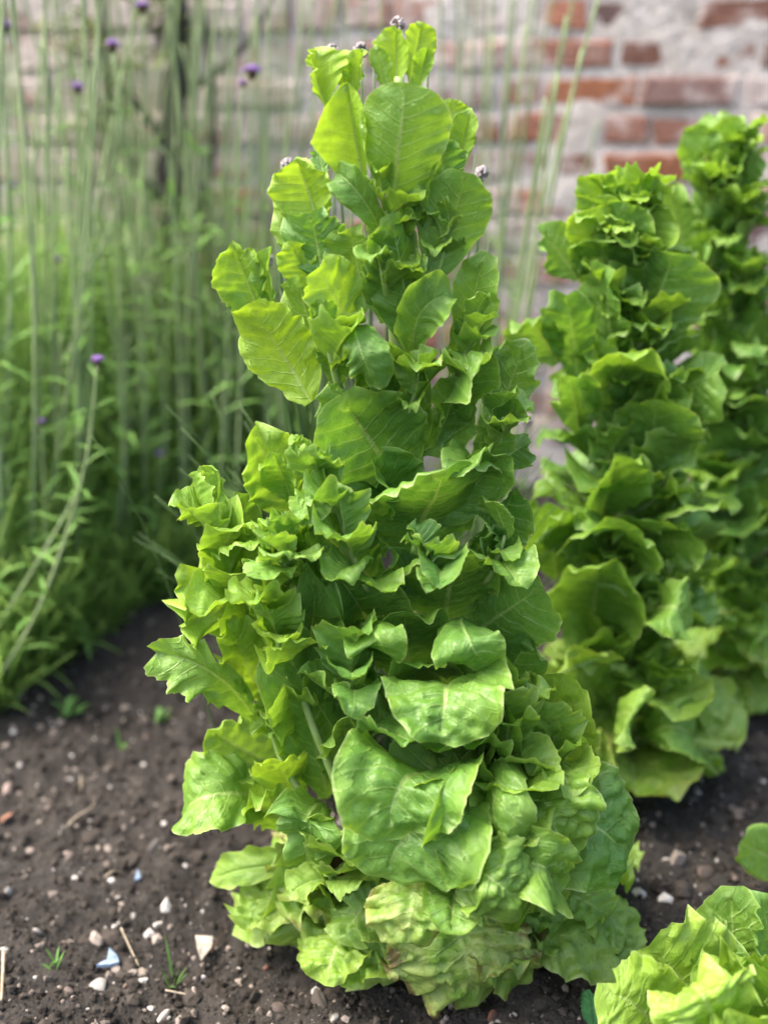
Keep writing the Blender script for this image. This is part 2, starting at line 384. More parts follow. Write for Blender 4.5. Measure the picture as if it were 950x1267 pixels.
# ------------------------------------------------------------------ brick wall
WY = 2.56
def brick_wall():
    rng = random.Random(3); g = Geo()
    cols = [(.36, .17, .115), (.40, .175, .11), (.30, .145, .10), (.43, .175, .09), (.20, .125, .11), (.33, .20, .165), (.44, .21, .12)]
    z = -.05; row = 0
    while z < 2.1:
        x = -4.2 - rng.random() * .2; head = row % 2
        while x < 4.2:
            Lb = (.104 if head else .218) * rng.uniform(.93, 1.06); hb = .062 * rng.uniform(.86, 1.05)
            if rng.random() < .75: head = 1 - head
            d = rng.uniform(-.004, .009); t = .006
            x0, x1, z0, z1 = x + .006, x + Lb - .006, z + .004, z + hb + .004
            j = lambda a: a + rng.uniform(-.006, .006)
            yf = WY - d
            ring = [(j(x0), j(z0)), (j(x1), j(z0)), (j(x1), j(z1)), (j(x0), j(z1))]
            v = [(p, WY + .03, q) for p, q in ring] + [(p, yf + t * .8, q) for p, q in ring]
            cx, cz = (x0 + x1) / 2, (z0 + z1) / 2
            v += [(p + (t if p < cx else -t), yf + rng.uniform(-.002, .002), q + (t if q < cz else -t)) for p, q in ring]
            f = [(8, 9, 10, 11)]
            for a in range(4):
                b = (a + 1) % 4; f += [(a, b, 4 + b, 4 + a), (4 + a, 4 + b, 8 + b, 8 + a)]
            c = np.array(rng.choice(cols)) * rng.uniform(.75, 1.15)
            g.add(v, f, c); x += Lb
        z += .0765; row += 1
    o = g.build('brick_wall', M_BRICK, smooth=False, col=True)
    tag(o, 'old red brick garden wall with flaking lime and pale mortar', 'wall')
    xs = np.arange(-4.2, 4.21, .03); zs = np.arange(-.06, 2.1, .025)
    XX, ZZ = np.meshgrid(xs, zs); YY = WY + .002 - (vnoise(XX * 9, ZZ * 9, 8) - .5) * .014 - (vnoise(XX * 25, ZZ * 25, 9) - .5) * .008
    a, b = len(xs), len(zs); q = (np.arange(b - 1)[:, None] * a + np.arange(a - 1)[None, :]).ravel()
    mesh_obj('mortar', np.stack([XX.ravel(), YY.ravel(), ZZ.ravel()], 1), np.stack([q, q + 1, q + a + 1, q + a], 1), M_MORTAR, o)
    v = [(-4.25, WY + .032, -.1), (4.25, WY + .032, -.1), (4.25, WY + .36, -.1), (-4.25, WY + .36, -.1)]
    v += [(x, y, 2.1) for x, y, _ in v]
    mesh_obj('core', v, [(0, 1, 5, 4), (1, 2, 6, 5), (2, 3, 7, 6), (3, 0, 4, 7), (4, 5, 6, 7)], M_MORTAR, o, smooth=False)
    cg = Geo(); x = -4.27
    while x < 4.2:
        l = .45 * rng.uniform(.95, 1.05); dz = rng.uniform(-.004, .004)
        cg.add([(x, WY - .05, 2.103 + dz), (x + l - .01, WY - .05, 2.103 + dz), (x + l - .01, WY + .42, 2.103 + dz), (x, WY + .42, 2.103 + dz),
                (x + .01, WY - .03, 2.16 + dz), (x + l - .02, WY - .03, 2.16 + dz), (x + l - .02, WY + .40, 2.16 + dz), (x + .01, WY + .40, 2.16 + dz)],
               [(3, 2, 1, 0), (0, 1, 5, 4), (1, 2, 6, 5), (2, 3, 7, 6), (3, 0, 4, 7), (4, 5, 6, 7)]); x += l
    cg.build('coping', M_MORTAR, o, smooth=False)
brick_wall()

# ------------------------------------------------------------------ leaf builder
NM, NR = 46, 19
def leaf_geo(B, Mp, T, W, L0, rs, cup=.2, fold=.0, ruf=.10, nruf=4.5, be=.70, bw=.14, tp=3.0, bull=.0016, jag=.05, notch=0.0, rib=.0032, curl=0.0, teeth=0.0, flop=0.0, r0=.72, twist=0.0, m=NM, R=NR):
    """One blade: rows run out along the lateral veins from the midrib (r=0) to the margin (r=1), columns follow the margin round the tip."""
    rng = np.random.RandomState(rs)
    B, Mp, T = (np.asarray(q, float) for q in (B, Mp, T))
    P1 = 2 * Mp - .5 * (B + T); L0 = nrm(L0)
    ln = np.linalg.norm(np.diff(bez(B, Mp, T, 12), axis=0), axis=1).sum(); half = W / 2
    ph = rng.rand(16) * 6.28; n50 = rs % 50
    t = np.linspace(0, 1, m + 1); yo = np.sin(t * math.pi / 2) ** 1.1 * .55 + t * .45
    w = np.maximum(bw * (1 - yo) ** .5, yo ** be) * np.clip(1 - yo ** tp, 0, 1) ** .5; w = w / w.max() * half
    y0 = .90 * yo ** 1.42
    s1 = np.concatenate([[0], np.cumsum(np.hypot(np.diff(w), np.diff(yo) * ln))]); s1 /= s1[-1]
    # columns: left side base->tip, then right side tip->base
    side = np.concatenate([-np.ones(m + 1), np.ones(m)]); ti = np.concatenate([np.arange(m + 1), np.arange(m)[::-1]])
    s = np.concatenate([s1, 2 - s1[:-1][::-1]])
    asy = rng.uniform(-.12, .12)
    xo = side * w[ti] * (1 + side * asy); yo_, y0_ = yo[ti], y0[ti]
    nz = lambda f, k: vnoise(s * f + ph[k] * 3, np.full_like(s, ph[k + 1]), n50) - .5
    env = np.clip(np.minimum(s, 2 - s) / .30, 0, 1) ** 1.2
    jg = 1 + env * (jag * 2.0 * nz(6, 0) + jag * 1.2 * nz(15, 2) + jag * .9 * nz(40, 3))
    if teeth > 0:
        tw = np.abs(((s * (15 + rng.randint(5)) + .8 * nz(9, 4)) % 1) - .5) * 2; jg = jg + env * teeth * (tw - .5)
    tipw = np.exp(-((s - 1) / .10) ** 2); jg = jg - notch * 2.2 * tipw
    ox, oy = xo * jg, (yo_ - y0_) * ln * jg                      # margin seen from the midrib foot of its vein
    d = np.hypot(ox, oy) + 1e-6; ux, uy = ox / d, oy / d
    r = np.linspace(0, 1, R + 1); r = (r * .55 + .45 * (1 - (1 - r) ** 1.6)); rr_, _ = np.meshgrid(r, s, indexing='ij')
    D = d[None] * rr_
    # rolled rim: an arc of the last part of every vein, turning towards N
    fl = flop * 1.9 * (.75 + .7 * (vnoise(s * 3 + ph[5] * 3, np.full_like(s, ph[6]), 7))) * env
    rho = np.clip((rr_ - r0) / (1 - r0), 0, 1); le = (1 - r0) * d[None]; phi = fl[None] * rho; ps = np.where(np.abs(phi) < 1e-3, 1e-3, phi)
    Dr = np.where(rr_ > r0, r0 * d[None] + le * rho * np.sin(ps) / ps, D); Zr = np.where(rr_ > r0, le * rho * (1 - np.cos(ps)) / ps, 0)
    # ruffle of the over-long margin
    he = half if half < .028 else .028 + .25 * (half - .028); ruf = ruf * 2.3 * he / half; a0 = 2 * math.pi * nruf * max(1, half / .04) ** .6 * (1 + .3 * rng.rand()); sw = s + .05 * np.sin(s * 7 + ph[7])
    wv = .45 * np.sin(a0 * sw + ph[8]) + 2.4 * (vnoise(s * nruf * 2.1 * max(1, half / .04) ** .6 + ph[9] * 3, np.full_like(s, ph[8]), 21) - .5); wo = np.cos(a0 * sw + ph[8])
    amp = ruf * half * env * (.35 + 1.3 * vnoise(s * 4 + ph[10], np.full_like(s, ph[11]), 9))
    fr_ = ruf * .12 * half * env * np.sin(a0 * 3.3 * sw + ph[12]) * (.2 + 1.4 * vnoise(s * 8 + ph[13], np.full_like(s, ph[0]), 11))
    Zr = Zr + amp[None] * wv[None] * rr_ ** 2.4 + fr_[None] * rr_ ** 6
    Dr = Dr + (amp * .10 * wo)[None] * rr_ ** 3
    X = ux[None] * Dr; Yl = y0_[None] * ln + uy[None] * Dr; Yn = np.clip(Yl / ln, -.02, 1.12)
    ax = np.abs(X) / half
    Z = Zr + half * (cup * ax ** 2 + fold * ax)
    bull = bull * min(1.0, half / .042)
    q = (y0_[None] * 8.3 + .35 * (vnoise(X * 60 + ph[1], Yl * 40 + ph[2], 3) - .5) + side[None] * .22 - .35 * rr_ ** 1.5); fr = np.abs((q % 1.0) - .5) * 2
    Z = Z + bull * .9 * (.2 + 1.2 * vnoise(X * 50 + ph[3] * 5, Yl * 50 + ph[4] * 5, 13)) * (1 - fr ** 2.2) * np.clip(rr_ * 5, 0, 1)
    c_, s_ = math.cos(ph[6]), math.sin(ph[6]); Xr, Yr = X * c_ - Yl * s_, X * s_ + Yl * c_
    pk = 1 - np.abs(vnoise(Xr * 70 + ph[0] * 3, Yr * 70 + ph[1] * 3, rs % 37) * 2 - 1) ** 1.3          # rounded puckers with pinched valleys
    Z = Z + bull * 1.75 * (pk - .5) * np.clip(rr_ * 3, 0, 1) + bull * .95 * (vnoise(Yr * 150 + ph[2] * 3, Xr * 150 + ph[3] * 3, rs % 31) - .5)
    Z = Z + ln * .10 * (vnoise(X / half * 1.1 + ph[4], Yn * 1.7 + ph[5], rs % 29) - .5) * np.clip(Yn * 3, 0, 1) + curl * ln * np.clip((Yn - .6) / .4, 0, 1) ** 2
    rb = rib * min(1.0, W / .05)
    Z = Z + (1 if cup < 0 else -1) * rb * np.exp(-(X / (rb * .95 * (1.1 - .7 * np.clip(Yn, 0, 1)) + 1e-5)) ** 2) * (1.05 - .85 * np.clip(Yn, 0, 1))
    vv = np.clip(Yn, 0, 1.12)[..., None]
    C = (1 - vv) ** 2 * B + 2 * vv * (1 - vv) * P1 + vv ** 2 * T
    Tn = 2 * (1 - vv) * (P1 - B) + 2 * vv * (T - P1); Tn /= np.linalg.norm(Tn, axis=-1, keepdims=True) + 1e-9
    L = L0 - (Tn @ L0)[..., None] * Tn; L /= np.linalg.norm(L, axis=-1, keepdims=True) + 1e-9
    Nn = np.cross(L, Tn)
    if twist:
        tw_ = (twist * np.clip(Yn, 0, 1.1) ** 1.5)[..., None]; L, Nn = L * np.cos(tw_) + Nn * np.sin(tw_), Nn * np.cos(tw_) - L * np.sin(tw_)
    P = C + L * X[..., None] + Nn * Z[..., None]
    nc = 2 * m + 1
    # r=0 row is shared by the two sides: use the left column's vertex for both
    vid = np.arange((R + 1) * nc).reshape(R + 1, nc)
    vid[0, m + 1:] = vid[0, :m][::-1]
    F = np.stack([vid[:-1, :-1].ravel(), vid[1:, :-1].ravel(), vid[1:, 1:].ravel(), vid[:-1, 1:].ravel()], 1)
    uv = np.stack([((side[None] * rr_) + 1) / 2, np.broadcast_to(y0_[None] / .9, rr_.shape)], -1).reshape(-1, 2)
    V = P.reshape(-1, 3)
    used = np.unique(F); mp = -np.ones(len(V), int); mp[used] = np.arange(len(used))
    return V[used], mp[F].tolist(), uv[used]

def floor_clip(V):
    g = gz(V[:, 0], V[:, 1]) + .003
    low = V[:, 2] < g; V[low, 2] = g[low] + .15 * np.clip(V[low, 2] - g[low], -.02, 0) * 0
    return V
def put_leaf(root, rl, geo, tint, name='leaf', label=None):
    V, F, uv = geo; V = floor_clip(V.copy()); b = V[0].copy()
    o = mesh_obj(name, V - b, F, M_LET, root, b - rl, uv); o.color = (*tint, 1)
    if label: o['label'] = label
    return o

def hand(root, rl, Y0, rows, seed):
    """rows: base px, tip px, width px, tip offset towards the viewer (m), options. Depth is a real offset from the stem's plane."""
    for i, r in enumerate(rows):
        bx, by, tx, ty, wpx, ot, opt = r; opt = dict(opt)
        ob = opt.pop('ob', min(.02, ot * .4) if ot != 'g' else .06); yaw = opt.pop('yaw', 0); tint = opt.pop('c', (.4, .2, 0)); lab = opt.pop('lab', None)
        sd = opt.pop('s', seed + i * 7)
        B = on_plane(bx, by, Y0 - ob) if ob != 'g' else ground_pt(bx, by, .02)
        T = ground_pt(tx, ty, .008) if ot == 'g' else on_plane(tx, ty, Y0 - ot)
        if B[2] < .015: B[2] = .015
        gl = opt.pop('gl', None)
        if gl:
            mx, my = opt.pop('m'); B = on_ground(bx, by, gl[0]); Mp = on_ground(mx, my, gl[1]); T = on_ground(tx, ty, gl[2])
            opt.setdefault('L', None); Lh = nrm(np.cross(nrm(T - B), [0, 0, 1.0]))
        elif 'm' in opt:
            mx, my, mo = opt.pop('m'); Mp = on_plane(mx, my, Y0 - mo)
        else:
            bow = opt.pop('bow', .10); Mp = (B + T) / 2
            vd = nrm(CAM - Mp); Mp = Mp + vd * bow * np.linalg.norm(T - B) * -1
        dep = np.dot((B + T) / 2 - CAM, FWD); W = wpx / FPX * dep
        view = nrm((B + T) / 2 - CAM); jr = random.Random(sd)
        if 'L' not in opt and wpx < 105:
            opt['fold'] = opt.get('fold', 0) + jr.uniform(-.35, .5); yaw += jr.uniform(-30, 30); opt['curl'] = jr.uniform(-.14, .05); opt['twist'] = jr.uniform(-.7, .7); opt['ruf'] = opt.get('ruf', .1) * 1.25
            if jr.random() < .4: opt['flop'] = opt.get('flop', jr.choice([.45, -.6])); opt['r0'] = .78
        if 'L' in opt:
            l = opt.pop('L'); L0 = Lh if l is None else RGT * l[0] + UPV * l[1] - FWD * (l[2] if len(l) > 2 else 0)
        else:
            ch = nrm(T - B); L0 = nrm(np.cross(ch, view)); L0 = -L0 if L0[0] < 0 else L0
            if yaw:
                c, s = math.cos(math.radians(yaw)), math.sin(math.radians(yaw)); n2 = np.cross(ch, L0); n2 = n2 if np.dot(n2, view) < 0 else -n2
                L0 = L0 * c + n2 * s
        # make the sheet's normal face the viewer so cup > 0 means the rim comes forward
        Nn = np.cross(L0, nrm(T - B))
        if (np.dot(Nn, view) > 0 if not gl else Nn[2] < 0): L0 = -L0
        put_leaf(root, rl, leaf_geo(B, Mp, T, W, L0, sd, **opt), tint, label=lab)

def polar_leaf(root, rl, S, ang, ln, W, e1, e2, tint, rs, **opt):
    d = np.array([math.cos(ang), math.sin(ang), 0]); z = np.array([0, 0, 1.0])
    Mp = S + d * ln * .5 * math.cos(e1) + z * ln * .5 * math.sin(e1)
    T = Mp + d * ln * .5 * math.cos(e2) + z * ln * .5 * math.sin(e2)
    L0 = np.array([-math.sin(ang), math.cos(ang), 0])
    if np.cross(L0, T - S)[2] < 0: L0 = -L0               # cup > 0 lifts the rim
    return put_leaf(root, rl, leaf_geo(S, Mp, T, W, L0, rs, **opt), tint)

def stem_obj(root, rl, pts, radii, mat=M_STEM, name='stem', label=None, n=10):
    v, f = tube(pts, radii, n); o = mesh_obj(name, v - rl, f, mat, root)
    if label: o['label'] = label
    return o
def smooth_path(pts, n=24):
    pts = np.asarray(pts, float); t = np.linspace(0, len(pts) - 1, n); i = np.clip(t.astype(int), 0, len(pts) - 2); f = (t - i)[:, None]
    p = lambda j: pts[np.clip(j, 0, len(pts) - 1)]
    p0, p1, p2, p3 = p(i - 1), p(i), p(i + 1), p(i + 2)
    return .5 * ((2 * p1) + (p2 - p0) * f + (2 * p0 - 5 * p1 + 4 * p2 - p3) * f ** 2 + (3 * p1 - p0 - 3 * p2 + p3) * f ** 3)

# tints: yellowness, bloom, withering
YL, YG, GR, DK, BL, PL, WI = (.95, 0, 0), (.62, .05, 0), (.36, .1, 0), (.14, .05, 0), (.35, .75, 0), (.62, .35, .15), (.60, .25, .75)

# ------------------------------------------------------------------ the big bolted lettuce
Y1 = 1.02
r1 = on_ground(545, 1130, 0); R1 = thing('bolted_lettuce', 'largest bolted lettuce, in sharp focus, with leafy side shoots on its left', 'lettuce', r1)
S1 = smooth_path([on_plane(545, 1135, Y1), on_plane(535, 900, Y1), on_plane(515, 640, Y1), on_plane(492, 390, Y1), on_plane(488, 230, Y1), on_plane(494, 95, Y1)])
stem_obj(R1, r1, S1, np.linspace(.019, .0045, len(S1)))
S1b = smooth_path([on_plane(440, 1095, Y1 - .07), on_plane(405, 1030, Y1 - .09), on_plane(345, 930, Y1 - .04), on_plane(322, 800, Y1 - .02), on_plane(312, 720, Y1 - .015), on_plane(295, 650, Y1 - .01)])
SH_B = stem_obj(R1, r1, S1b, np.linspace(.0055, .002, len(S1b)), M_STEM, 'side_shoot', 'outer left side shoot with its own leaves')
S1c = smooth_path([on_plane(455, 1090, Y1 - .07), on_plane(420, 980, Y1 - .09), on_plane(374, 860, Y1 - .075), on_plane(358, 760, Y1 - .06), on_plane(354, 700, Y1 - .055)])
SH_C = stem_obj(R1, r1, S1c, np.linspace(.0055, .002, len(S1c)), M_STEM, 'side_shoot', 'inner side shoot ending in a pale rosette')
stem_obj(R1, r1, smooth_path([on_plane(408, 1030, Y1 - .125), on_plane(416, 1062, Y1 - .125), on_plane(434, 1095, Y1 - .115)], 10), np.linspace(.0075, .009, 10), M_BROWN, label='bare brown foot of a side shoot')

E = dict
main_rows = [
 # crown
 (490, 112, 488, 32, 46, -.01, E(c=YL, fold=.5, ruf=.10, yaw=20)), (508, 110, 521, 26, 42, -.02, E(c=YL, fold=.3, yaw=-30)),
 (516, 112, 529, 57, 26, .005, E(c=YG, fold=.7, yaw=40)), (476, 112, 466, 58, 28, .0, E(c=YG, fold=.5, yaw=-40)),
 (404, 132, 381, 62, 50, -.0, E(c=YL, fold=.45, jag=.08)), (428, 118, 420, 66, 26, -.01, E(c=YL, fold=.6)), (440, 120, 447, 60, 34, .0, E(c=YL, fold=.6, yaw=30)),
 (487, 240, 502, 101, 112, .035, E(c=(.55, .2, 0), cup=-.18, ruf=.035, be=.45, tp=3.2, notch=.05, bull=.0009, jag=.03, bow=-.08)),
 (449, 232, 428, 106, 66, .015, E(c=YL, cup=.75, fold=.5, ruf=.06, be=.5)), (462, 190, 470, 112, 40, -.01, E(c=YL, ruf=.05)),
 (566, 222, 582, 136, 42, .0, E(c=YG, fold=.4)), (550, 238, 545, 168, 62, .02, E(c=BL, cup=-.2)), (555, 185, 556, 122, 44, -.02, E(c=YL)),
 (396, 285, 366, 196, 82, .01, E(c=(.9, 0, 0), ruf=.07, be=.5)), (372, 330, 350, 246, 42, -.02, E(c=YG)),
 (402, 352, 384, 264, 82, .03, E(c=BL, cup=-.35, bull=.0032, ruf=.06)), (388, 360, 358, 300, 50, .015, E(c=YL)),
 (478, 300, 408, 208, 46, .02, E(c=(.35, .15, 0), m=(444, 240, .03), cup=.5)), (402, 226, 393, 184, 28, -.02, E(c=BL)),
 (524, 296, 540, 196, 34, .02, E(c=(.5, .4, 0), fold=.9, yaw=50)), (498, 262, 520, 225, 46, .01, E(c=BL)),
 (538, 345, 578, 212, 90, .03, E(c=(.42, .55, 0), cup=-.25, ruf=.05, be=.55, bull=.001, jag=.03)),
 (510, 428, 484, 268, 84, .045, E(c=(.30, .05, 0), cup=-.3, fold=-.25, ruf=.07, bull=.0022, be=.45)), (500, 300, 498, 258, 34, .03, E(c=YG)),
 (452, 382, 432, 284, 86, .03, E(c=(.68, .3, 0), ruf=.10, jag=.08, cup=-.1)),
 (326, 400, 288, 302, 66, .01, E(c=YG, ruf=.12, jag=.10)), (336, 396, 334, 306, 34, .02, E(c=(.55, .3, 0), fold=.6)), (312, 398, 270, 350, 40, -.01, E(c=BL)),
 (384, 498, 306, 378, 104, .03, E(c=YL, ruf=.07, jag=.07, be=.5)), (414, 462, 362, 350, 78, .025, E(c=(.6, .1, 0), ruf=.1, jag=.07)),
 (440, 428, 398, 332, 90, .055, E(c=(.9, .1, 0), ruf=.11, jag=.10, cup=-.2, rib=.004)), (438, 405, 462, 486, 56, .07, E(c=(.40, .65, 0), m=(448, 430, .075), cup=-.5, bull=.0026, ruf=.12)),
 (522, 548, 478, 416, 70, .06, E(c=(.45, .2, 0), ruf=.09, cup=.2, bull=.0034, be=.45)),
 (570, 440, 596, 318, 62, .02, E(c=(.45, .3, 0), ruf=.08)), (512, 448, 562, 364, 62, .04, E(c=(.45, .35, 0), m=(520, 388, .04), cup=.7, flop=.3)),
 (540, 552, 580, 424, 70, .05, E(c=(.28, .1, 0), cup=.55, bull=.003, flop=.35)), (556, 470, 590, 390, 44, .01, E(c=GR)),
 (608, 545, 646, 424, 72, .02, E(c=(.42, .4, 0), ruf=.08, bull=.0026)), (612, 575, 652, 548, 44, .02, E(c=(.15, .6, 0), cup=-.4)),
 (470, 560, 485, 440, 30, .035, E(c=DK, fold=.8)),
 # middle
 (502, 612, 424, 494, 150, .075, E(c=(.30, .2, 0), cup=.28, ruf=.06, flop=-.25, be=.65, bull=.0016)),
 (512, 690, 548, 570, 190, .10, E(c=(.26, .15, 0), cup=-.12, ruf=.09, flop=.75, r0=.80, be=.6, tp=3, L=(1, .28, .0))),
 (540, 650, 628, 556, 80, .07, E(c=(.3, .45, 0), cup=-.25, ruf=.06, bull=.0022)), (520, 560, 590, 520, 60, .03, E(c=GR, cup=.4)),
 (548, 765, 560, 678, 150, .12, E(c=(.30, .15, 0), cup=-.1, ruf=.10, flop=.85, r0=.78, be=.55, tp=3, L=(1, .14, .0))),
 (585, 690, 640, 610, 70, .05, E(c=DK, ruf=.10, fold=.5)), (560, 800, 676, 722, 118, .08, E(c=(.33, .5, 0), cup=-.1, ruf=.10, jag=.08, bull=.0022)),
 (505, 842, 500, 752, 130, .12, E(c=(.26, .15, 0), cup=-.1, ruf=.12, flop=.7, r0=.8)),
 (575, 770, 606, 832, 80, .15, E(c=(.34, .35, 0), m=(575, 785, .15), L=(1, .1, 0), cup=-.25, ruf=.10)),
 (472, 728, 388, 648, 110, .09, E(c=(.30, .2, 0), cup=.3, ruf=.07, flop=.2)), (470, 690, 450, 590, 90, .04, E(c=DK, ruf=.10, bull=.0024)),
 (422, 690, 394, 584, 66, .085, E(c=(.55, .25, 0), ruf=.12, jag=.12, cup=.2)), (440, 600, 405, 540, 60, .03, E(c=GR, ruf=.1)), (400, 600, 370, 545, 40, .02, E(c=YG)),
 (470, 800, 430, 724, 100, .11, E(c=(.28, .2, 0), cup=.3, flop=.35, bull=.0024)), (440, 770, 480, 812, 70, .14, E(c=(.35, .2, 0), m=(460, 780, .14), L=(1, .1, 0), cup=-.3)),
 (470, 880, 410, 800, 90, .11, E(c=(.2, .1, 0), bull=.004, ruf=.14)), (455, 900, 440, 826, 80, .12, E(c=(.2, .2, 0), bull=.004, ruf=.12, fold=.3)),
 (600, 880, 655, 790, 90, .07, E(c=(.25, .4, 0), ruf=.10)), (545, 720, 480, 700, 60, .10, E(c=DK)), (600, 740, 612, 650, 50, .08, E(c=DK, bull=.003)),
 # big saucers, lower front
 (556, 858, 543, 922, 152, .20, E(c=(.36, .2, 0), ob=.10, m=(553, 858, .165), L=(1, .22, 0), cup=.15, ruf=.10, bull=.0032, be=.45, tp=1.8)),
 (560, 850, 500, 812, 90, .15, E(c=(.28, .15, 0), L=(1, .35, 0), cup=.4)), (575, 850, 622, 826, 80, .15, E(c=(.30, .2, 0), cup=.3)),
 (562, 968, 478, 1036, 165, .215, E(c=(.32, .25, 0), ob=.12, m=(506, 962, .19), L=(1, -.12, 0), cup=.35, ruf=.06, bull=.0035, be=.45, tp=1.8)),
 (548, 985, 474, 1090, 180, .225, E(c=(.38, .3, 0), ob=.13, m=(508, 1022, .205), L=(.95, .05, 0), cup=.05, ruf=.08, bull=.0024, be=.45, tp=1.8)),
 (592, 976, 548, 1040, 84, .20, E(c=(.36, .2, 0), m=(578, 1000, .195), cup=-.2, bull=.0025)),
 (606, 925, 604, 1085, 84, .19, E(c=(.38, .2, .1), m=(612, 985, .20), cup=-.55, ruf=.10, bull=.0042, be=.4, rib=.005)),
 (585, 1000, 628, 880, 46, .16, E(c=(.5, .25, .1), fold=.9, ruf=.15, bull=.003)), (560, 985, 590, 905, 34, .15, E(c=(.45, .4, 0), fold=.9, rib=.006)),
 (650, 1010, 662, 880, 66, .14, E(c=(.55, .15, .1), ruf=.25, nruf=7, bull=.005, fold=.4)),
 (640, 1000, 694, 836, 118, .10, E(c=(.72, .25, .1), ruf=.14, bull=.0045, jag=.07)), (660, 970, 640, 850, 60, .12, E(c=(.5, .2, .1), ruf=.25, nruf=7, bull=.005)),
 (620, 975, 706, 1072, 116, .19, E(c=(.50, .3, .05), m=(668, 985, .175), cup=-.3, bull=.004, ruf=.11, jag=.07)),
 (630, 1030, 764, 1062, 150, .12, E(c=(.30, .25, 0), m=(710, 1010, .13), cup=-.2, bull=.0045, ruf=.12, jag=.06)),
 (600, 1100, 690, 1100, 80, .20, E(c=(.45, .25, .05), m=(650, 1065, .20), cup=-.3, bull=.004, ruf=.15)),
 (606, 1108, 784, 1166, 160, 'g', E(c=(.55, .3, .25), gl=(.055, .075, .014), m=(700, 1128), L=(-.2, 1, -.95), cup=-.18, bull=.0058, ruf=.15, nruf=6, jag=.06)),
 (548, 1090, 586, 1228, 170, 'g', E(c=WI, gl=(.05, .095, .010), m=(566, 1150), cup=-.25, bull=.0062, ruf=.17, nruf=7, jag=.07, lab='withered front leaf blotched tan and dark')),
 (505, 1090, 425, 1196, 150, 'g', E(c=(.66, .25, .40), gl=(.05, .09, .010), m=(458, 1128), cup=-.25, bull=.006, ruf=.20, nruf=7, jag=.07)),
 (520, 1085, 505, 1170, 120, .235, E(c=WI, ob=.13, m=(510, 1110, .22), cup=-.3, bull=.005, ruf=.14)), (605, 1140, 642, 1220, 72, 'g', E(c=(.62, .2, .4), gl=(.05, .06, .008), m=(625, 1175), bull=.003)),
 (560, 1070, 640, 1118, 110, .23, E(c=(.45, .2, .1), m=(590, 1075, .22), cup=-.3, bull=.004, ruf=.16, nruf=7, jag=.09)), (640, 1090, 632, 1150, 54, .22, E(c=(.5, .2, .1), ruf=.15)),
 (440, 1088, 376, 1194, 108, 'g', E(c=(.62, .15, .28), gl=(.05, .075, .010), m=(402, 1125), bull=.003, ruf=.13, jag=.08)),
 (412, 1068, 302, 1154, 104, 'g', E(c=(.74, .1, .32), gl=(.05, .065, .012), m=(350, 1092), cup=-.15, bull=.0022, ruf=.08, jag=.08, lab='yellowing basal leaf with torn edge')),
 (385, 1072, 262, 1088, 44, .02, E(c=(.6, .1, .25), m=(330, 1074, .03), fold=.5)), (400, 1140, 372, 1050, 70, .10, E(c=(.5, .2, .1), ruf=.28, nruf=7, bull=.005)),
 (420, 1120, 398, 1040, 60, .13, E(c=(.45, .3, .1), ruf=.22, nruf=7, bull=.0045)), (470, 1130, 440, 1060, 90, .14, E(c=(.35, .2, .1), bull=.004, ruf=.14)),
 (550, 1005, 562, 898, 120, .13, E(c=(.25, .1, 0), ruf=.10)), (530, 990, 522, 905, 80, .13, E(c=(.2, .1, 0), ruf=.12, bull=.003)),
 (474, 400, 462, 320, 44, .03, E(c=(.4, .2, 0))), (420, 480, 408, 402, 58, .03, E(c=(.5, .2, 0), ruf=.12)), (470, 520, 452, 440, 56, .04, E(c=(.3, .2, 0), ruf=.12)),
 (560, 560, 566, 470, 60, .04, E(c=(.3, .3, 0))), (600, 500, 606, 430, 44, .0, E(c=(.35, .3, 0))), (590, 600, 620, 520, 60, .03, E(c=(.35, .3, 0))),
 (430, 560, 420, 480, 60, .05, E(c=(.35, .2, 0), ruf=.13)), (500, 640, 470, 570, 80, .07, E(c=(.25, .1, 0), ruf=.12, bull=.003)), (600, 830, 640, 690, 80, .04, E(c=(.25, .2, 0), ruf=.12)),
]
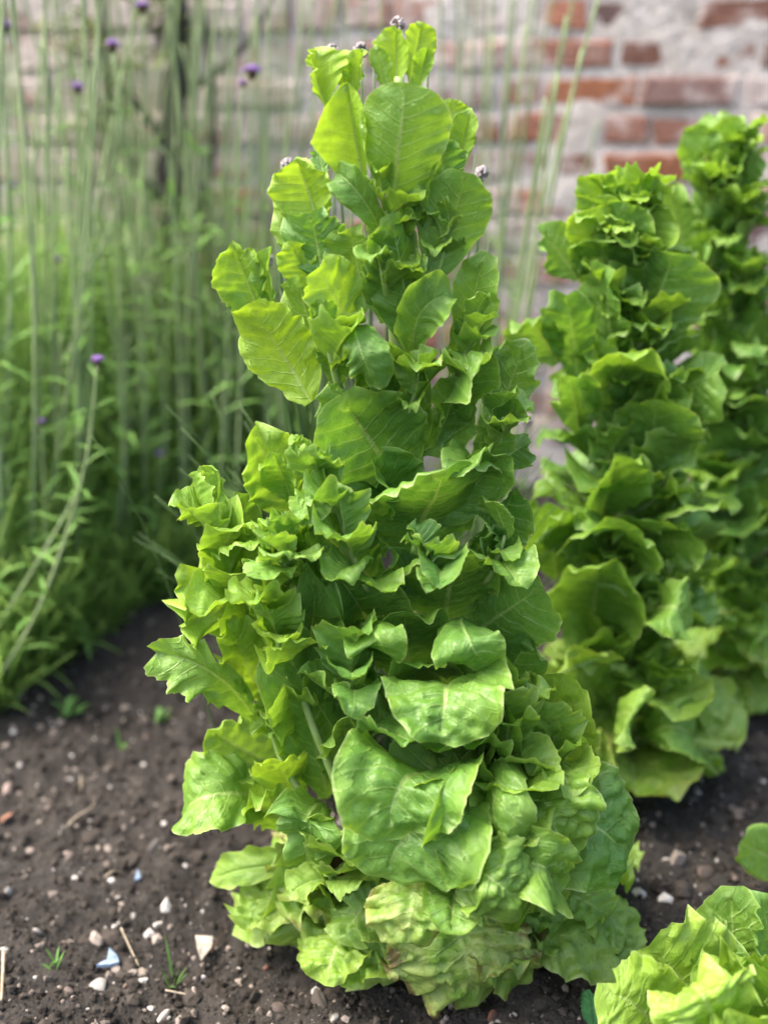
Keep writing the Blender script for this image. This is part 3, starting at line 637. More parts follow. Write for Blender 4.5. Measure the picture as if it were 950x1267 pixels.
shoot_rows = [
 # side shoots, left
 (326, 992, 209, 1012, 96, .06, E(c=(.60, .35, 0), cup=-.12, ruf=.06, bull=.0018, be=.35, tp=3.2, m=(268, 985, .07))),
 (358, 955, 260, 908, 84, .05, E(c=(.60, .15, .15), ruf=.08, be=.5)), (372, 1010, 340, 935, 70, .11, E(c=(.85, 0, 0), cup=-.3, ruf=.08)), (350, 1030, 330, 985, 66, .09, E(c=(.65, .1, 0))),
 (400, 1000, 375, 1060, 84, .14, E(c=(.4, .55, 0), m=(385, 1005, .14), cup=-.4)), (404, 985, 372, 826, 100, .14, E(c=(.45, .6, 0), cup=-.15, ruf=.09)),
 (430, 975, 420, 870, 80, .13, E(c=(.4, .5, 0), cup=-.2, ruf=.07)), (318, 892, 202, 806, 62, .05, E(c=(.58, .35, 0), ruf=.12, jag=.1, m=(262, 830, .06), rib=.004)), (330, 905, 345, 865, 60, .04, E(c=YL, ruf=.12)),
 (328, 870, 286, 775, 70, .07, E(c=(.88, .05, 0), cup=-.35, ruf=.08)), (352, 880, 330, 905, 60, .06, E(c=YG)),
 (318, 770, 230, 702, 112, .05, E(c=(.80, .1, 0), ruf=.14, jag=.10, be=.5)), (320, 775, 278, 645, 76, .07, E(c=(.75, .1, 0), ruf=.14, jag=.08)),
 (314, 800, 300, 735, 60, .075, E(c=YL, ruf=.16)), (292, 690, 256, 580, 70, .03, E(c=(.65, .25, 0), ruf=.16, jag=.14, fold=.4)), (280, 655, 232, 604, 44, .02, E(c=(.75, .3, 0), ruf=.18, jag=.14)),
 (372, 650, 312, 532, 84, .03, E(c=(.72, .2, 0), cup=.35, ruf=.08)), (360, 620, 338, 560, 50, .05, E(c=(.65, .3, 0), ruf=.08)), (300, 700, 300, 610, 40, .01, E(c=GR, fold=.6)),
 (352, 768, 322, 664, 74, .10, E(c=(.4, .85, 0), ruf=.10, jag=.06)), (362, 850, 336, 735, 84, .115, E(c=(.82, .1, 0), ruf=.14, jag=.1)), (380, 830, 392, 735, 74, .12, E(c=(.42, .7, 0), ruf=.12)),
 (352, 690, 335, 640, 44, .085, E(c=(.6, .35, 0), ruf=.2, jag=.14)), (356, 690, 370, 636, 42, .09, E(c=(.55, .4, 0), ruf=.2, jag=.14)), (352, 700, 352, 648, 44, .10, E(c=(.65, .3, 0), ruf=.2, jag=.14, fold=.5)),
 (360, 720, 400, 690, 56, .10, E(c=(.4, .6, 0), ruf=.12)), (350, 700, 330, 680, 34, .10, E(c=(.7, .2, 0), ruf=.2)), (375, 900, 352, 850, 70, .12, E(c=(.62, .3, 0), ruf=.12)),
]
hand(R1, r1, Y1, main_rows, 100)
for r_ in shoot_rows:
    o_ = r_[6]; o_['ruf'] = o_.get('ruf', .1) * 1.45; o_['jag'] = max(.085, o_.get('jag', .05) * 1.1); o_['nruf'] = 5.5; o_['bull'] = max(.0022, o_.get('bull', .0016))
hand(SH_B, r1, Y1, [r for r in shoot_rows if r[0] < 332], 2100)
hand(SH_C, r1, Y1, [r for r in shoot_rows if r[0] >= 332], 2300)
rng = random.Random(4)


def axil_shoot(a, b, n, ln, seed, tint, lab):
    """a short frilled shoot rising out of a leaf axil; a and b are (px, py, offset towards the viewer)"""
    n = max(5, int(n * .6)); rg = random.Random(seed); A, Bt = on_plane(a[0], a[1], Y1 - a[2]), on_plane(b[0], b[1], Y1 - b[2])
    P = bez(A, (A + Bt) / 2 + np.array([0, -.008, 0]), Bt, 8); sh = stem_obj(R1, r1, P, np.linspace(.004, .0018, 8), M_STEM, 'side_shoot', lab)
    for i in range(n):
        t = (i + .5) / n; S = on_path(P, t); n_ = n; ang = -math.pi / 2 + rg.gauss(0, .9); l = ln * 1.55 * (1.1 - .45 * t) * rg.uniform(.75, 1.2); e = math.radians(25 + 50 * t + rg.uniform(-15, 15))
        ti = tuple(max(0, min(1, c + rg.uniform(-.12, .12))) for c in tint)
        polar_leaf(sh, r1, S, ang, l, l * rg.uniform(.6, .9), e, e - math.radians(rg.uniform(0, 60)), ti, seed + i, ruf=rg.uniform(.08, .14), nruf=4, jag=.045, bull=.003, tp=2.4, be=.5, cup=rg.uniform(-.2, .5), fold=rg.uniform(0, .5), flop=rg.choice([0, .5, -.6]), m=34, R=14)
def on_path(S, t):
    t = t * (len(S) - 1); i = min(int(t), len(S) - 2); f = t - i; return S[i] * (1 - f) + S[i + 1] * f

axil_shoot((600, 1000, .13), (640, 880, .13), 12, .062, 8100, (.48, .2, .1), 'crumpled right shoot packed with curled leaves')
axil_shoot((640, 1010, .12), (690, 930, .10), 10, .070, 8150, (.58, .2, .1), 'pale crinkled shoot at the lower right')
axil_shoot((455, 920, .12), (430, 830, .13), 10, .055, 8200, (.3, .3, .0), 'crinkled shoot at the lower left of the stem')
axil_shoot((455, 730, .08), (420, 640, .085), 9, .050, 8250, (.45, .3, 0), 'small shoot beside the middle leaves')
axil_shoot((350, 830, .09), (340, 740, .10), 9, .048, 8300, (.7, .25, 0), 'bright frilled shoot at the left')
axil_shoot((300, 760, .04), (262, 640, .04), 10, .050, 8350, (.7, .2, 0), 'bright frilled outermost shoot at the left')
axil_shoot((355, 720, .09), (352, 660, .10), 10, .036, 8400, (.55, .45, 0), 'pale rosette at the tip of the inner left shoot')
axil_shoot((420, 1100, .12), (392, 1040, .13), 11, .048, 8450, (.5, .25, .15), 'frilled crumpled shoot near the soil at the left')
axil_shoot((555, 720, .09), (520, 690, .11), 7, .045, 8500, (.22, .2, 0), 'dark little shoot in the centre')
def basal_rosette():
    rg = random.Random(91); c = r1 + np.array([0, 0, .02])
    v, f = tube([r1 + np.array([0, 0, -.01]), r1 + np.array([0, 0, .035]), r1 + np.array([0, 0, .06])], [.028, .026, .02], 12)
    ro = mesh_obj('basal_rosette', v - r1, f, M_STEM, R1); ro['label'] = 'old crinkled lowest leaves, pale and partly withered'
    for i in range(24):
        a = math.radians(-182 + 184 * (i + rg.random()) / 24); d = np.array([math.cos(a), math.sin(a), 0]); lay = i % 3
        right = max(0, math.cos(a)); S = c + d * (.030 + .014 * lay + .085 * abs(math.cos(a))) + np.array([0, 0, .085 - .026 * lay])
        l = rg.uniform(.070, .100); e1 = math.radians(rg.uniform(0, 25)); e2 = math.radians(rg.uniform(-55, -5)); wi = rg.uniform(.05, .75) if math.cos(a) < .5 else rg.uniform(0, .3)
        polar_leaf(ro, r1, S, a + rg.gauss(0, .3), l, l * rg.uniform(.75, 1.0), e1, e2, (rg.uniform(.42, .78), rg.uniform(.1, .35), wi), 9000 + i, ruf=rg.uniform(.11, .18), nruf=5, jag=.05, bull=.0055, cup=rg.uniform(-.35, .1), flop=rg.choice([0, .4, -.5]), be=.45, tp=2.4, m=40, R=17)
basal_rosette()
axil_shoot((480, 370, .01), (470, 320, .03), 7, .030, 8600, (.5, .2, 0), 'small green shoot high on the stem')
axil_shoot((500, 520, .03), (520, 470, .05), 8, .034, 8630, (.4, .25, 0), 'small green shoot halfway up')
axil_shoot((560, 470, .01), (590, 400, .03), 7, .034, 8660, (.42, .3, 0), 'small green shoot at the right of the stem')
axil_shoot((420, 480, .03), (400, 400, .05), 8, .036, 8690, (.6, .15, 0), 'bright shoot at the left of the stem')
axil_shoot((490, 300, .0), (470, 235, .02), 6, .026, 8720, (.6, .2, 0), 'bright small shoot near the top')
axil_shoot((530, 330, .0), (556, 280, .02), 6, .028, 8750, (.45, .3, 0), 'small shoot right of the upper stem')
axil_shoot((590, 580, .03), (620, 510, .04), 7, .038, 8780, (.35, .3, 0), 'dull green shoot at the right edge')
axil_shoot((600, 720, .06), (625, 660, .07), 7, .042, 8810, (.35, .25, 0), 'green shoot at the right above the pale leaves')
axil_shoot((400, 640, .05), (390, 570, .06), 7, .040, 8840, (.5, .25, 0), 'green shoot between the stem and the side shoots')
axil_shoot((560, 1090, .17), (600, 1050, .19), 8, .05, 8550, (.45, .2, .15), 'crumpled little shoot low in front')

# ------------------------------------------------------------------ the two bolted lettuces behind
def bud_cluster(root, rl, P, R, n, seed):
    rg = random.Random(seed); g = Geo()
    for i in range(n):
        a = rg.random() * 6.28; rr = R * math.sqrt(rg.random()); zz = rg.uniform(-.2, 1.0) * R * .8 - rr * .35
        p = np.array(P) + np.array([math.cos(a) * rr, math.sin(a) * rr, zz]); s = rg.uniform(.0028, .005)
        g.add(ICO2_V * np.array([s * .75, s * .75, s * 1.3]) + p, ICO2_F)
        tv, tf = tube([p - np.array([0, 0, s]), np.array(P) - np.array([0, 0, R])], [.0012, .0016], 5); g.add(tv, tf)
    g.build('flower_buds', M_BUD, root, rl)

def tower(name, label, px, py, tpx, tpy, Y0, seed, n, Lb, Lt, dark, hand_rows, top_r, bottom_scale=1.0):
    rl = on_ground(px, py, 0); rl[1] = Y0; root = thing(name, label, 'lettuce', rl)
    S = smooth_path([rl + np.array([0, 0, .0]), on_plane(px * .55 + tpx * .45, py * .5 + tpy * .5, Y0), on_plane(tpx, tpy + 66, Y0)])
    stem_obj(root, rl, S, np.linspace(.018, .006, len(S)))
    bud_cluster(root, rl, S[-1] + np.array([0, 0, .012]), top_r, 26, seed)
    rg = random.Random(seed)
    for i in range(n):
        t = (i / (n - 1)) ** 1.05; a = i * 2.39996 + rg.uniform(-.3, .3)
        P = on_path(S, min(.985, .03 + .95 * t)); tt = 1 - t
        ln = (Lt + (Lb - Lt) * tt ** .8) * rg.uniform(.85, 1.15) * (.82 if t < .14 else 1)
        e1 = math.radians((48 if t > .14 else 22) + 30 * t + rg.uniform(-10, 10)); e2 = e1 - math.radians(14 + 26 * tt ** .7 + rg.uniform(-25, 30))
        W = ln * (.66 + .22 * tt) * rg.uniform(.8, 1.15)
        y = .30 + .22 * rg.random() + (.30 if t > .85 else 0) - dark + (.32 if t < .16 else 0)
        tint = (max(0, y), .15 + .35 * rg.random(), .5 * rg.random() if t < .16 else 0)
        polar_leaf(root, rl, P, a, ln, W, e1, e2, tint, seed + i * 3, cup=rg.uniform(.0, .45), ruf=rg.uniform(.07, .15), jag=.06, be=rg.uniform(.45, .8),
                   bull=.0018 + .0025 * tt ** 2, flop=rg.choice([0, 0, .3, -.4, -.7]), twist=rg.uniform(-.5, .5), fold=rg.uniform(-.1, .35), m=30, R=13, rib=.003)
    for k in range(20):
        t = .12 + .84 * k / 19; a = -math.pi / 2 + 2.39996 * k % 3.6 - 1.8; P = on_path(S, t); d = np.array([math.cos(a), math.sin(a), 0]); tt = 1 - t
        Q = P + d * (.03 + .05 * tt) + np.array([0, 0, .05]); path = bez(P, (P + Q) / 2 + d * .008, Q, 6)
        sh = stem_obj(root, rl, path, np.linspace(.0035, .0015, 6), M_STEM, 'side_shoot', n=6)
        for i in range(6):
            l = (.042 + .036 * tt) * rg.uniform(.8, 1.25); e = math.radians(rg.uniform(30, 75))
            polar_leaf(sh, rl, on_path(path, .25 + .12 * i), a + rg.gauss(0, 1.0), l, l * rg.uniform(.65, .9), e, e - math.radians(rg.uniform(0, 60)), (max(0, .36 + .3 * rg.random() - dark + (.2 if t > .8 or t < .25 else 0)), .3 * rg.random(), 0), seed + 900 + k * 7 + i,
                       ruf=rg.uniform(.08, .14), nruf=4, jag=.045, bull=.0025, cup=rg.uniform(-.2, .5), fold=rg.uniform(0, .4), flop=rg.choice([0, .5, -.6]), tp=2.4, be=.5, m=24, R=11)
    if hand_rows: hand(root, rl, Y0, hand_rows, seed + 500)
    return root, rl
rows2 = [
 (750, 300, 742, 208, 62, .03, E(c=(.6, .2, 0), cup=.2)), (752, 350, 728, 262, 78, .05, E(c=(.85, .1, 0), ruf=.06, cup=-.2)), (770, 345, 770, 258, 72, .06, E(c=(.5, .3, 0), cup=.4)), (790, 330, 812, 252, 76, .04, E(c=(.6, .2, 0), cup=.4)),
 (715, 345, 672, 284, 66, .02, E(c=(.45, .35, 0))), (795, 420, 836, 306, 120, .06, E(c=(.35, .5, 0), cup=-.12, ruf=.05, jag=.04, be=.5)), (755, 440, 752, 338, 92, .08, E(c=(.38, .3, 0), cup=.3, ruf=.07)),
 (715, 470, 702, 366, 74, .08, E(c=(.35, .35, 0), cup=-.3, bull=.0026)), (690, 450, 652, 390, 80, .05, E(c=(.5, .25, 0), cup=.2)), (775, 510, 766, 432, 112, .10, E(c=(.6, .1, 0), cup=.45, ruf=.10, flop=.3)),
 (810, 500, 882, 460, 96, .07, E(c=(.40, .4, 0), cup=-.15, ruf=.06)), (720, 540, 700, 460, 60, .10, E(c=(.4, .4, 0), fold=.4)), (800, 600, 812, 498, 110, .10, E(c=(.38, .4, 0), cup=-.05, ruf=.08, jag=.06)),
 (745, 640, 760, 560, 90, .12, E(c=(.45, .3, 0), cup=.3)), (700, 680, 690, 640, 70, .11, E(c=(.45, .25, 0))), (760, 690, 770, 640, 130, .13, E(c=(.42, .25, 0), cup=.5, flop=.4)), (730, 790, 742, 692, 130, .13, E(c=(.42, .2, 0), cup=.55, flop=.4)),
 (690, 720, 676, 640, 70, .10, E(c=(.45, .2, 0), cup=.4)), (800, 760, 862, 770, 76, .13, E(c=(.5, .3, 0), m=(825, 748, .14), cup=-.3)), (660, 660, 622, 630, 66, .06, E(c=(.4, .4, 0))), (800, 670, 868, 668, 70, .10, E(c=(.45, .3, 0))),
 (690, 930, 640, 870, 110, .12, E(c=(.85, .3, .25), bull=.006, ruf=.18, nruf=6)), (720, 940, 690, 880, 100, .16, E(c=(.8, .3, .3), bull=.006, ruf=.18, nruf=6)), (750, 880, 700, 806, 100, .12, E(c=(.75, .4, .3), bull=.004, ruf=.16)), (760, 900, 805, 910, 70, .19, E(c=(.7, .3, .1), m=(770, 880, .18), cup=-.4, bull=.003)), (800, 905, 876, 938, 80, 'g', E(c=(.45, .3, 0), ob=.06, m=(845, 905, .10), bull=.003)),
 (740, 900, 755, 990, 66, 'g', E(c=(.75, .1, .75), ob=.08, m=(742, 945, .12), bull=.002, lab='yellow torn leaf drooping onto the soil')), (700, 900, 650, 830, 80, .10, E(c=(.8, .2, .25), bull=.004, ruf=.15)),
]
tower('bolted_lettuce', 'middle bolted lettuce right of the largest one, slightly out of focus', 776, 955, 762, 212, 1.31, 3000, 70, .185, .075, .0, rows2, .03)
rows3 = [
 (878, 250, 860, 160, 60, .03, E(c=(.5, .3, 0), cup=.3)), (885, 260, 905, 165, 66, .02, E(c=(.4, .3, 0), cup=.4)), (900, 250, 935, 190, 56, .02, E(c=(.3, .3, 0))), (850, 320, 826, 230, 60, .02, E(c=(.5, .3, 0), cup=.3)),
 (866, 390, 872, 292, 76, .05, E(c=(.4, .35, 0), fold=.5)), (880, 400, 930, 320, 70, .04, E(c=(.18, .3, 0))), (880, 430, 944, 346, 62, .04, E(c=(.3, .45, 0))), (870, 500, 918, 400, 66, .04, E(c=(.45, .4, 0), fold=.5)), (880, 570, 926, 500, 90, .05, E(c=(.25, .5, 0), bull=.003)),
 (890, 660, 940, 600, 80, .05, E(c=(.3, .6, 0))), (890, 800, 948, 760, 90, .08, E(c=(.3, .6, 0))), (890, 850, 920, 885, 60, .10, E(c=(.75, .1, .4), bull=.002)),
]
tower('bolted_lettuce', 'darker bolted lettuce tallest at the wall side, partly hidden behind the middle one', 905, 872, 882, 148, 1.52, 5000, 80, .15, .08, .08, rows3, .032)
# ------------------------------------------------------------------ young lettuce, bottom right corner, and its neighbours
def corner():
    Yc = .98
    rl = on_ground(905, 1300, 0); Yc = rl[1]
    root = thing('young_lettuce', 'pale frilled young lettuce in the bottom right corner', 'lettuce', rl)
    rows = [
     (880, 1290, 800, 1166, 150, .02, E(c=(.92, .25, .2), teeth=.07, jag=.06, bull=.002, ruf=.17, nruf=8, cup=-.1, ob=.0, m=(845, 1215, .02))),
     (860, 1310, 750, 1225, 120, .06, E(c=(.9, .2, .1), teeth=.07, jag=.06, bull=.002, ruf=.18, nruf=8, ob=.03, m=(800, 1255, .07))),
     (900, 1310, 860, 1225, 130, .10, E(c=(.95, .25, .1), teeth=.06, ruf=.15, nruf=9, bull=.0035, cup=-.2, ob=.05, m=(878, 1250, .12))),
     (930, 1320, 915, 1182, 130, .06, E(c=(.8, .3, .1), teeth=.06, ruf=.15, nruf=9, bull=.004, ob=.02)), (960, 1330, 960, 1190, 110, .09, E(c=(.6, .3, 0), teeth=.1, ruf=.14)),
     (930, 1330, 920, 1250, 120, .13, E(c=(.95, .25, .1), teeth=.06, ruf=.16, nruf=9, bull=.004, ob=.08)), (905, 1250, 905, 1105, 96, -.05, E(c=(.55, .3, 0), bull=.003, ruf=.07, cup=-.2, ob=-.02)),
     (880, 1250, 868, 1150, 90, -.03, E(c=(.35, .5, 0), bull=.0045, ruf=.12, ob=-.01)), (960, 1220, 945, 1110, 80, -.03, E(c=(.3, .4, 0), cup=.4)),
     (940, 1330, 1010, 1230, 140, .05, E(c=(.7, .2, 0), teeth=.1, ruf=.12)), (920, 1340, 990, 1320, 140, .12, E(c=(.7, .2, 0), teeth=.1, ruf=.12)), (905, 1340, 870, 1360, 140, .14, E(c=(.7, .2, 0), teeth=.1, ruf=.12, m=(890, 1320, .13))),
    ]
    hand(root, rl, Yc, rows, 7000)
    stem_obj(root, rl, [rl, rl + np.array([0, 0, .03]), rl + np.array([0, 0, .06])], [.012, .011, .008])
    rl2 = on_ground(985, 1105, 0)
    b = thing('spinach_plant', 'smooth broad leaf reaching in at the right edge above the pale lettuce', 'plant', rl2)
    hand(b, rl2, rl2[1], [(1000, 1085, 912, 1040, 74, .02, E(c=(.48, .35, 0), cup=.1, ruf=.03, jag=.01, be=.5, tp=2.2, bull=.0008)), (1000, 1090, 1060, 1020, 70, 0, E(c=(.45, .3, 0), ruf=.03, jag=.01)), (1000, 1090, 1010, 1000, 66, -.03, E(c=(.45, .3, 0), ruf=.03, jag=.01))], 7100)
    stem_obj(b, rl2, smooth_path([rl2 - np.array([0, 0, .01]), on_plane(1000, 1088, rl2[1])], 6), .004)
    rl3 = on_ground(733, 1285, 0)
    m = thing('mint_sprig', 'small toothed dark green leaf standing beside the pale lettuce', 'weed', rl3)
    hand(m, rl3, rl3[1], [(735, 1282, 730, 1222, 26, .005, E(teeth=.16, jag=.0, ruf=.05, be=.55, tp=2.0, bull=.0012, fold=.25)), (738, 1285, 748, 1262, 18, .01, E(teeth=.16, jag=.0, be=.6, tp=2))], 7200)
    for c in m.children: c.data.materials[0] = M_MINT
    stem_obj(m, rl3, [rl3 - np.array([0, 0, .01]), rl3 + np.array([0, 0, .012])], .0015, M_WEED)
corner()

def low_plant():
    rl = on_ground(958, 735, 0)
    root = thing('low_leafy_plant', 'low yellowish leafy plant at the wall foot behind the darker lettuce', 'plant', rl)
    rg = random.Random(8)
    for i in range(16):
        a = i * 2.4; polar_leaf(root, rl, rl + np.array([0, 0, .02 + .014 * i]), a, .14 * rg.uniform(.7, 1.1), .09, math.radians(rg.uniform(25, 65)), math.radians(rg.uniform(-30, 30)), (rg.uniform(.45, .9), .3, 0), 7300 + i, m=20, R=9)
    stem_obj(root, rl, [rl, rl + np.array([.005, 0, .14]), rl + np.array([.01, 0, .26])], [.006, .005, .003])
low_plant()

# ------------------------------------------------------------------ verbena stand, left
def lance(g, P, d, ln, w, droop, rg, lift=.35):
    d = nrm(d); z = np.array([0, 0, 1.0]); s = nrm(np.cross(d, z) + 1e-4)
    pts = []; 
    for t, ww in ((0, .25), (.3, .9), (.65, .8), (1, .02)):
        p = P + d * ln * t + z * ln * (lift * t - droop * t * t); q = s * w * .5 * ww
        pts += [p - q + z * w * .18 * ww, p - z * w * .05 * ww, p + q + z * w * .18 * ww]
    g.add(pts, [(3 * i + j, 3 * i + j + 1, 3 * i + j + 4, 3 * i + j + 3) for i in range(3) for j in range(2)])
def flower_head(P, R, rg):
    g = Geo()
    for i in range(26):
        a = rg.random() * 6.28; rr = R * math.sqrt(rg.random()); s = R * rg.uniform(.20, .30)
        g.add(ICO_V * s + P + np.array([math.cos(a) * rr, math.sin(a) * rr, R * .5 * (1 - (rr / R) ** 2) + rg.uniform(-.15, .15) * R]), ICO_F)
    return g
def calyx(P, R):
    g = Geo(); tv, tf = tube([P - np.array([0, 0, R * 1.2]), P - np.array([0, 0, R * .5]), P + np.array([0, 0, R * .25])], [R * .2, R * .65, R * .6], 8); g.add(tv, tf); return g
def verbena(base, pts, r0, seed, label, group, head=0, nl=10, leafscale=1.0, tone=1.0, bare_from=1.1, side=True, lr=None):
    rg = random.Random(seed); rl = np.asarray(base, float)
    root = thing('verbena_plant', label, 'flowering plant', rl, group)
    S = smooth_path(pts, 18)
    g = Geo(); tv, tf = tube(S, np.linspace(r0, r0 * .5, len(S)), 6); g.add(tv, tf)
    fg = Geo(); heads = []
    hh = S[-1][2]
    for i in range(nl):
        t = (i + rg.random()) / nl
        if t > bare_from: continue
        P = on_path(S, .03 + .93 * t); a = rg.random() * 3.14
        ln = (.11 - .07 * t) * leafscale * rg.uniform(.7, 1.3)
        for sgn in (0, math.pi):
            lance(fg, P, np.array([math.cos(a + sgn), math.sin(a + sgn), 0]), ln, ln * .16, rg.uniform(.1, .7), rg, rg.uniform(.3, .9))
        if side and t > .35 and rg.random() < .3:
            d = np.array([math.cos(a), math.sin(a), 0]) * rg.uniform(.03, .06); Q = P + d + np.array([0, 0, rg.uniform(.06, .14)])
            tv, tf = tube(bez(P, P + d * .7 + np.array([0, 0, .04]), Q, 6), np.linspace(r0 * .5, r0 * .3, 6), 5); g.add(tv, tf)
            lance(fg, Q, np.array([math.cos(a), math.sin(a), .2]), ln * .5, ln * .08, .2, rg)
    o = g.build('stem', M_VSTEM, root, rl); o.color = (tone, tone, tone, 1)
    if fg.n:
        o = fg.build('foliage', M_VLEAF, root, rl); o.color = (tone, tone, tone, 1)
    if head:
        P = S[-1] + np.array([0, 0, head * .3])
        h = flower_head(P, head, rg).build('flower_head', M_PURPLE, root, rl); calyx(P, head).build('calyx', M_BROWN, h, rl)
    return root
def meadow_front(px):  # nearest edge of the stand as depth at each picture column
    return 1.50 + .46 * np.clip(px / 235.0, 0, 1)
rg = random.Random(21)
G_V = 'slender verbena stems crowding the left of the bed'
L_V = ['green verbena stem without a flower among the crowded stems left of the largest lettuce', 'thin pale verbena stem without a flower standing close to the brick wall']
for i in range(170):
    px = rg.uniform(-120, 330); yb = rg.uniform(meadow_front(px) + .06, 2.46)
    x = (px - 475) / FPX * (yb * math.cos(PITCH) + .25); B = np.array([x, yb, -.01])
    hgt = rg.uniform(.75, 1.45) if rg.random() < .70 else rg.uniform(.4, .75)
    lean = np.array([rg.gauss(.06, .06) * hgt, rg.gauss(0, .05) * hgt, hgt]); bow = np.array([rg.gauss(0, .03), rg.gauss(0, .03), 0])
    verbena(B, [B, B + lean * .5 + bow, B + lean], rg.uniform(.0030, .0056), i, L_V[0] if yb < 2.15 else L_V[1], G_V, 0, 8 if hgt > .75 else 9, 1.0, rg.uniform(.8, 1.25), .62 if hgt > .75 else 1.1)
def flowering(heads_px, Yd, base_px, r0, seed, label, head=.011, nl=8, bend=0, tone=1.1):
    T = on_plane(*heads_px, Yd); x = (base_px - 475) / FPX * (Yd * math.cos(PITCH) + .29); B = np.array([x, Yd, -.01])
    return verbena(B, [B, (B + T) / 2 + np.array([bend, 0, 0]), T], r0, seed, label, 'purple flowering verbena', head, nl, .8, tone, .8, False)
flowering((312, 90), 1.75, 285, .0028, 301, 'verbena with the biggest purple head between the stems and the largest lettuce top', .012)
flowering((301, 104), 1.77, 260, .0022, 302, 'verbena with a small mauve bud just under the biggest purple head', .006, 5)
flowering((139, 58), 1.85, 160, .0026, 303, 'verbena with a bright pink purple head beside yellowish side leaves', .011)
flowering((176, 10), 1.9, 180, .0026, 304, 'verbena with a purple head against the dark trunk at the picture top', .011)
flowering((6, 34), 2.05, 30, .0026, 305, 'verbena with a dull purple head at the upper left corner', .012)
flowering((97, 110), 2.05, 90, .0024, 306, 'verbena with a faint lilac head in front of whitened bricks', .011)
flowering((15, 234), 2.1, 40, .0024, 307, 'verbena with a faint lilac head at the left edge before the wall', .009)
flowering((72, 322), 2.0, 80, .0024, 308, 'verbena with a tiny blue lilac head low over the green stand', .007)
flowering((18, 395), 1.9, 30, .0024, 309, 'verbena with a pale blue bud low at the left edge', .006)
flowering((52, 523), 1.62, 60, .0022, 310, 'short verbena with a dark mauve bud inside the green stand', .006)
flowering((197, 563), 1.9, 190, .0022, 311, 'short verbena with a mauve bud near the lettuce side shoots', .007)
# the leaning front stem with a purple bud
B = on_plane(-40, 880, 1.46); B[2] = -.01; T = on_plane(121, 447, 1.46)
verbena(B, [B, on_plane(45, 760, 1.46), on_plane(103, 590, 1.46), T], .0036, 320, 'leaning front verbena stem with narrow leaves and a pink bud on top', None, .008, 12, .62, 1.0, 1.0, False)
B = on_plane(-70, 860, 1.50); B[2] = -.01
verbena(B, [B, on_plane(20, 740, 1.50), on_plane(85, 630, 1.50), on_plane(95, 600, 1.5)], .0036, 321, 'flowerless verbena stem leaning beside the front stem with the pink bud', None, 0, 9, .6, 1.0, 1.0, False)
B = on_plane(10, 60, 1.95)
def fallen():
    b = on_plane(225, 740, 1.95); b[2] = -.01
    verbena(b, [b, on_plane(226, 600, 1.94), on_plane(222, 450, 1.93), on_plane(214, 260, 1.92), on_plane(210, 200, 1.92), on_plane(198, 182, 1.92), on_plane(150, 142, 1.91), on_plane(100, 95, 1.9), on_plane(50, 52, 1.9)], .0030, 322, 'pale verbena stem bent over sideways across the upright stems', None, 0, 3, .6, 1.2, 1.0, False)
fallen()
# stems behind the big lettuce leaning right
G_R = 'tall thin stems leaning right behind the largest lettuce'
for i, (bx, tx, ty, yd) in enumerate([(600, 742, -10, 1.9), (610, 700, 20, 1.95), (590, 660, -20, 2.0), (600, 650, 30, 2.1), (615, 720, 60, 1.8), (560, 565, -20, 2.1), (600, 632, -20, 2.1), (580, 690, -30, 2.15), (620, 690, 90, 1.75), (590, 610, 40, 2.0), (560, 590, -30, 2.2), (605, 675, 120, 1.8), (640, 740, 150, 2.2), (545, 545, -30, 2.0), (455, 450, -30, 2.1), (400, 385, -20, 2.0), (350, 345, -30, 1.95), (420, 400, -30, 2.2), (585, 600, -30, 1.9), (330, 380, -20, 2.05), (480, 470, -30, 2.2), (360, 352, -30, 2.1), (378, 372, -30, 2.2), (396, 420, -30, 2.05), (430, 428, -30, 2.15), (340, 318, -30, 2.1), (610, 668, -30, 2.0), (595, 640, -30, 2.15), (570, 612, -30, 2.05), (605, 715, -30, 2.1), (550, 578, -30, 2.2)]):
    x = (bx - 475) / FPX * (yd * .94 + .29); B = np.array([x, yd, -.01]); T = on_plane(tx, ty, yd)
    m_ = B * .5 + T * .5 - np.array([.25 * (T[0] - B[0]), 0, 0])
    verbena(B, [B, m_, T], rg.uniform(.0034, .0052), 400 + i, 'tall thin green stem leaning right behind the largest lettuce' if bx > 540 and tx - bx > 20 else 'upright thin green stem rising behind the largest lettuce', G_R, 0, 5, .7, rg.uniform(.75, 1.1), .6, False)

def undergrowth():
    rg = random.Random(77); g = Geo(); n = 0
    while n < 9500:
        px = rg.uniform(-260, 420); y = meadow_front(px) - .02 + rg.random() ** 1.5 * .95
        if y > 2.5: continue
        if px > 250 and y < 1.95 + .25 * rg.random(): continue
        x = (px - 475) / FPX * (y * .94 + .29)
        top = .60 * min(1, .22 + (y - meadow_front(px)) * 2.4)
        z = rg.random() ** 1.3 * top; a = rg.random() * 6.28
        up = rg.uniform(.2, 2.0)
        ln = rg.uniform(.04, .11)
        lance(g, np.array([x, y, z]), np.array([math.cos(a), math.sin(a), 0]), ln, rg.uniform(.004, .010), rg.uniform(.1, 1.0) * .8, rg, up)
        if n % 4 == 0:
            b = np.array([x, y, -.01]); t = b + np.array([rg.gauss(0, .05), rg.gauss(0, .05), top * rg.uniform(.7, 1.25)])
            tv, tf = tube([b, (b + t) / 2 + np.array([rg.gauss(0, .01), 0, 0]), t], [.0018, .0015, .0008], 4); g.add(tv, tf)
        n += 1
    tag(g.build('undergrowth', M_UNDER), kind='stuff')
undergrowth()

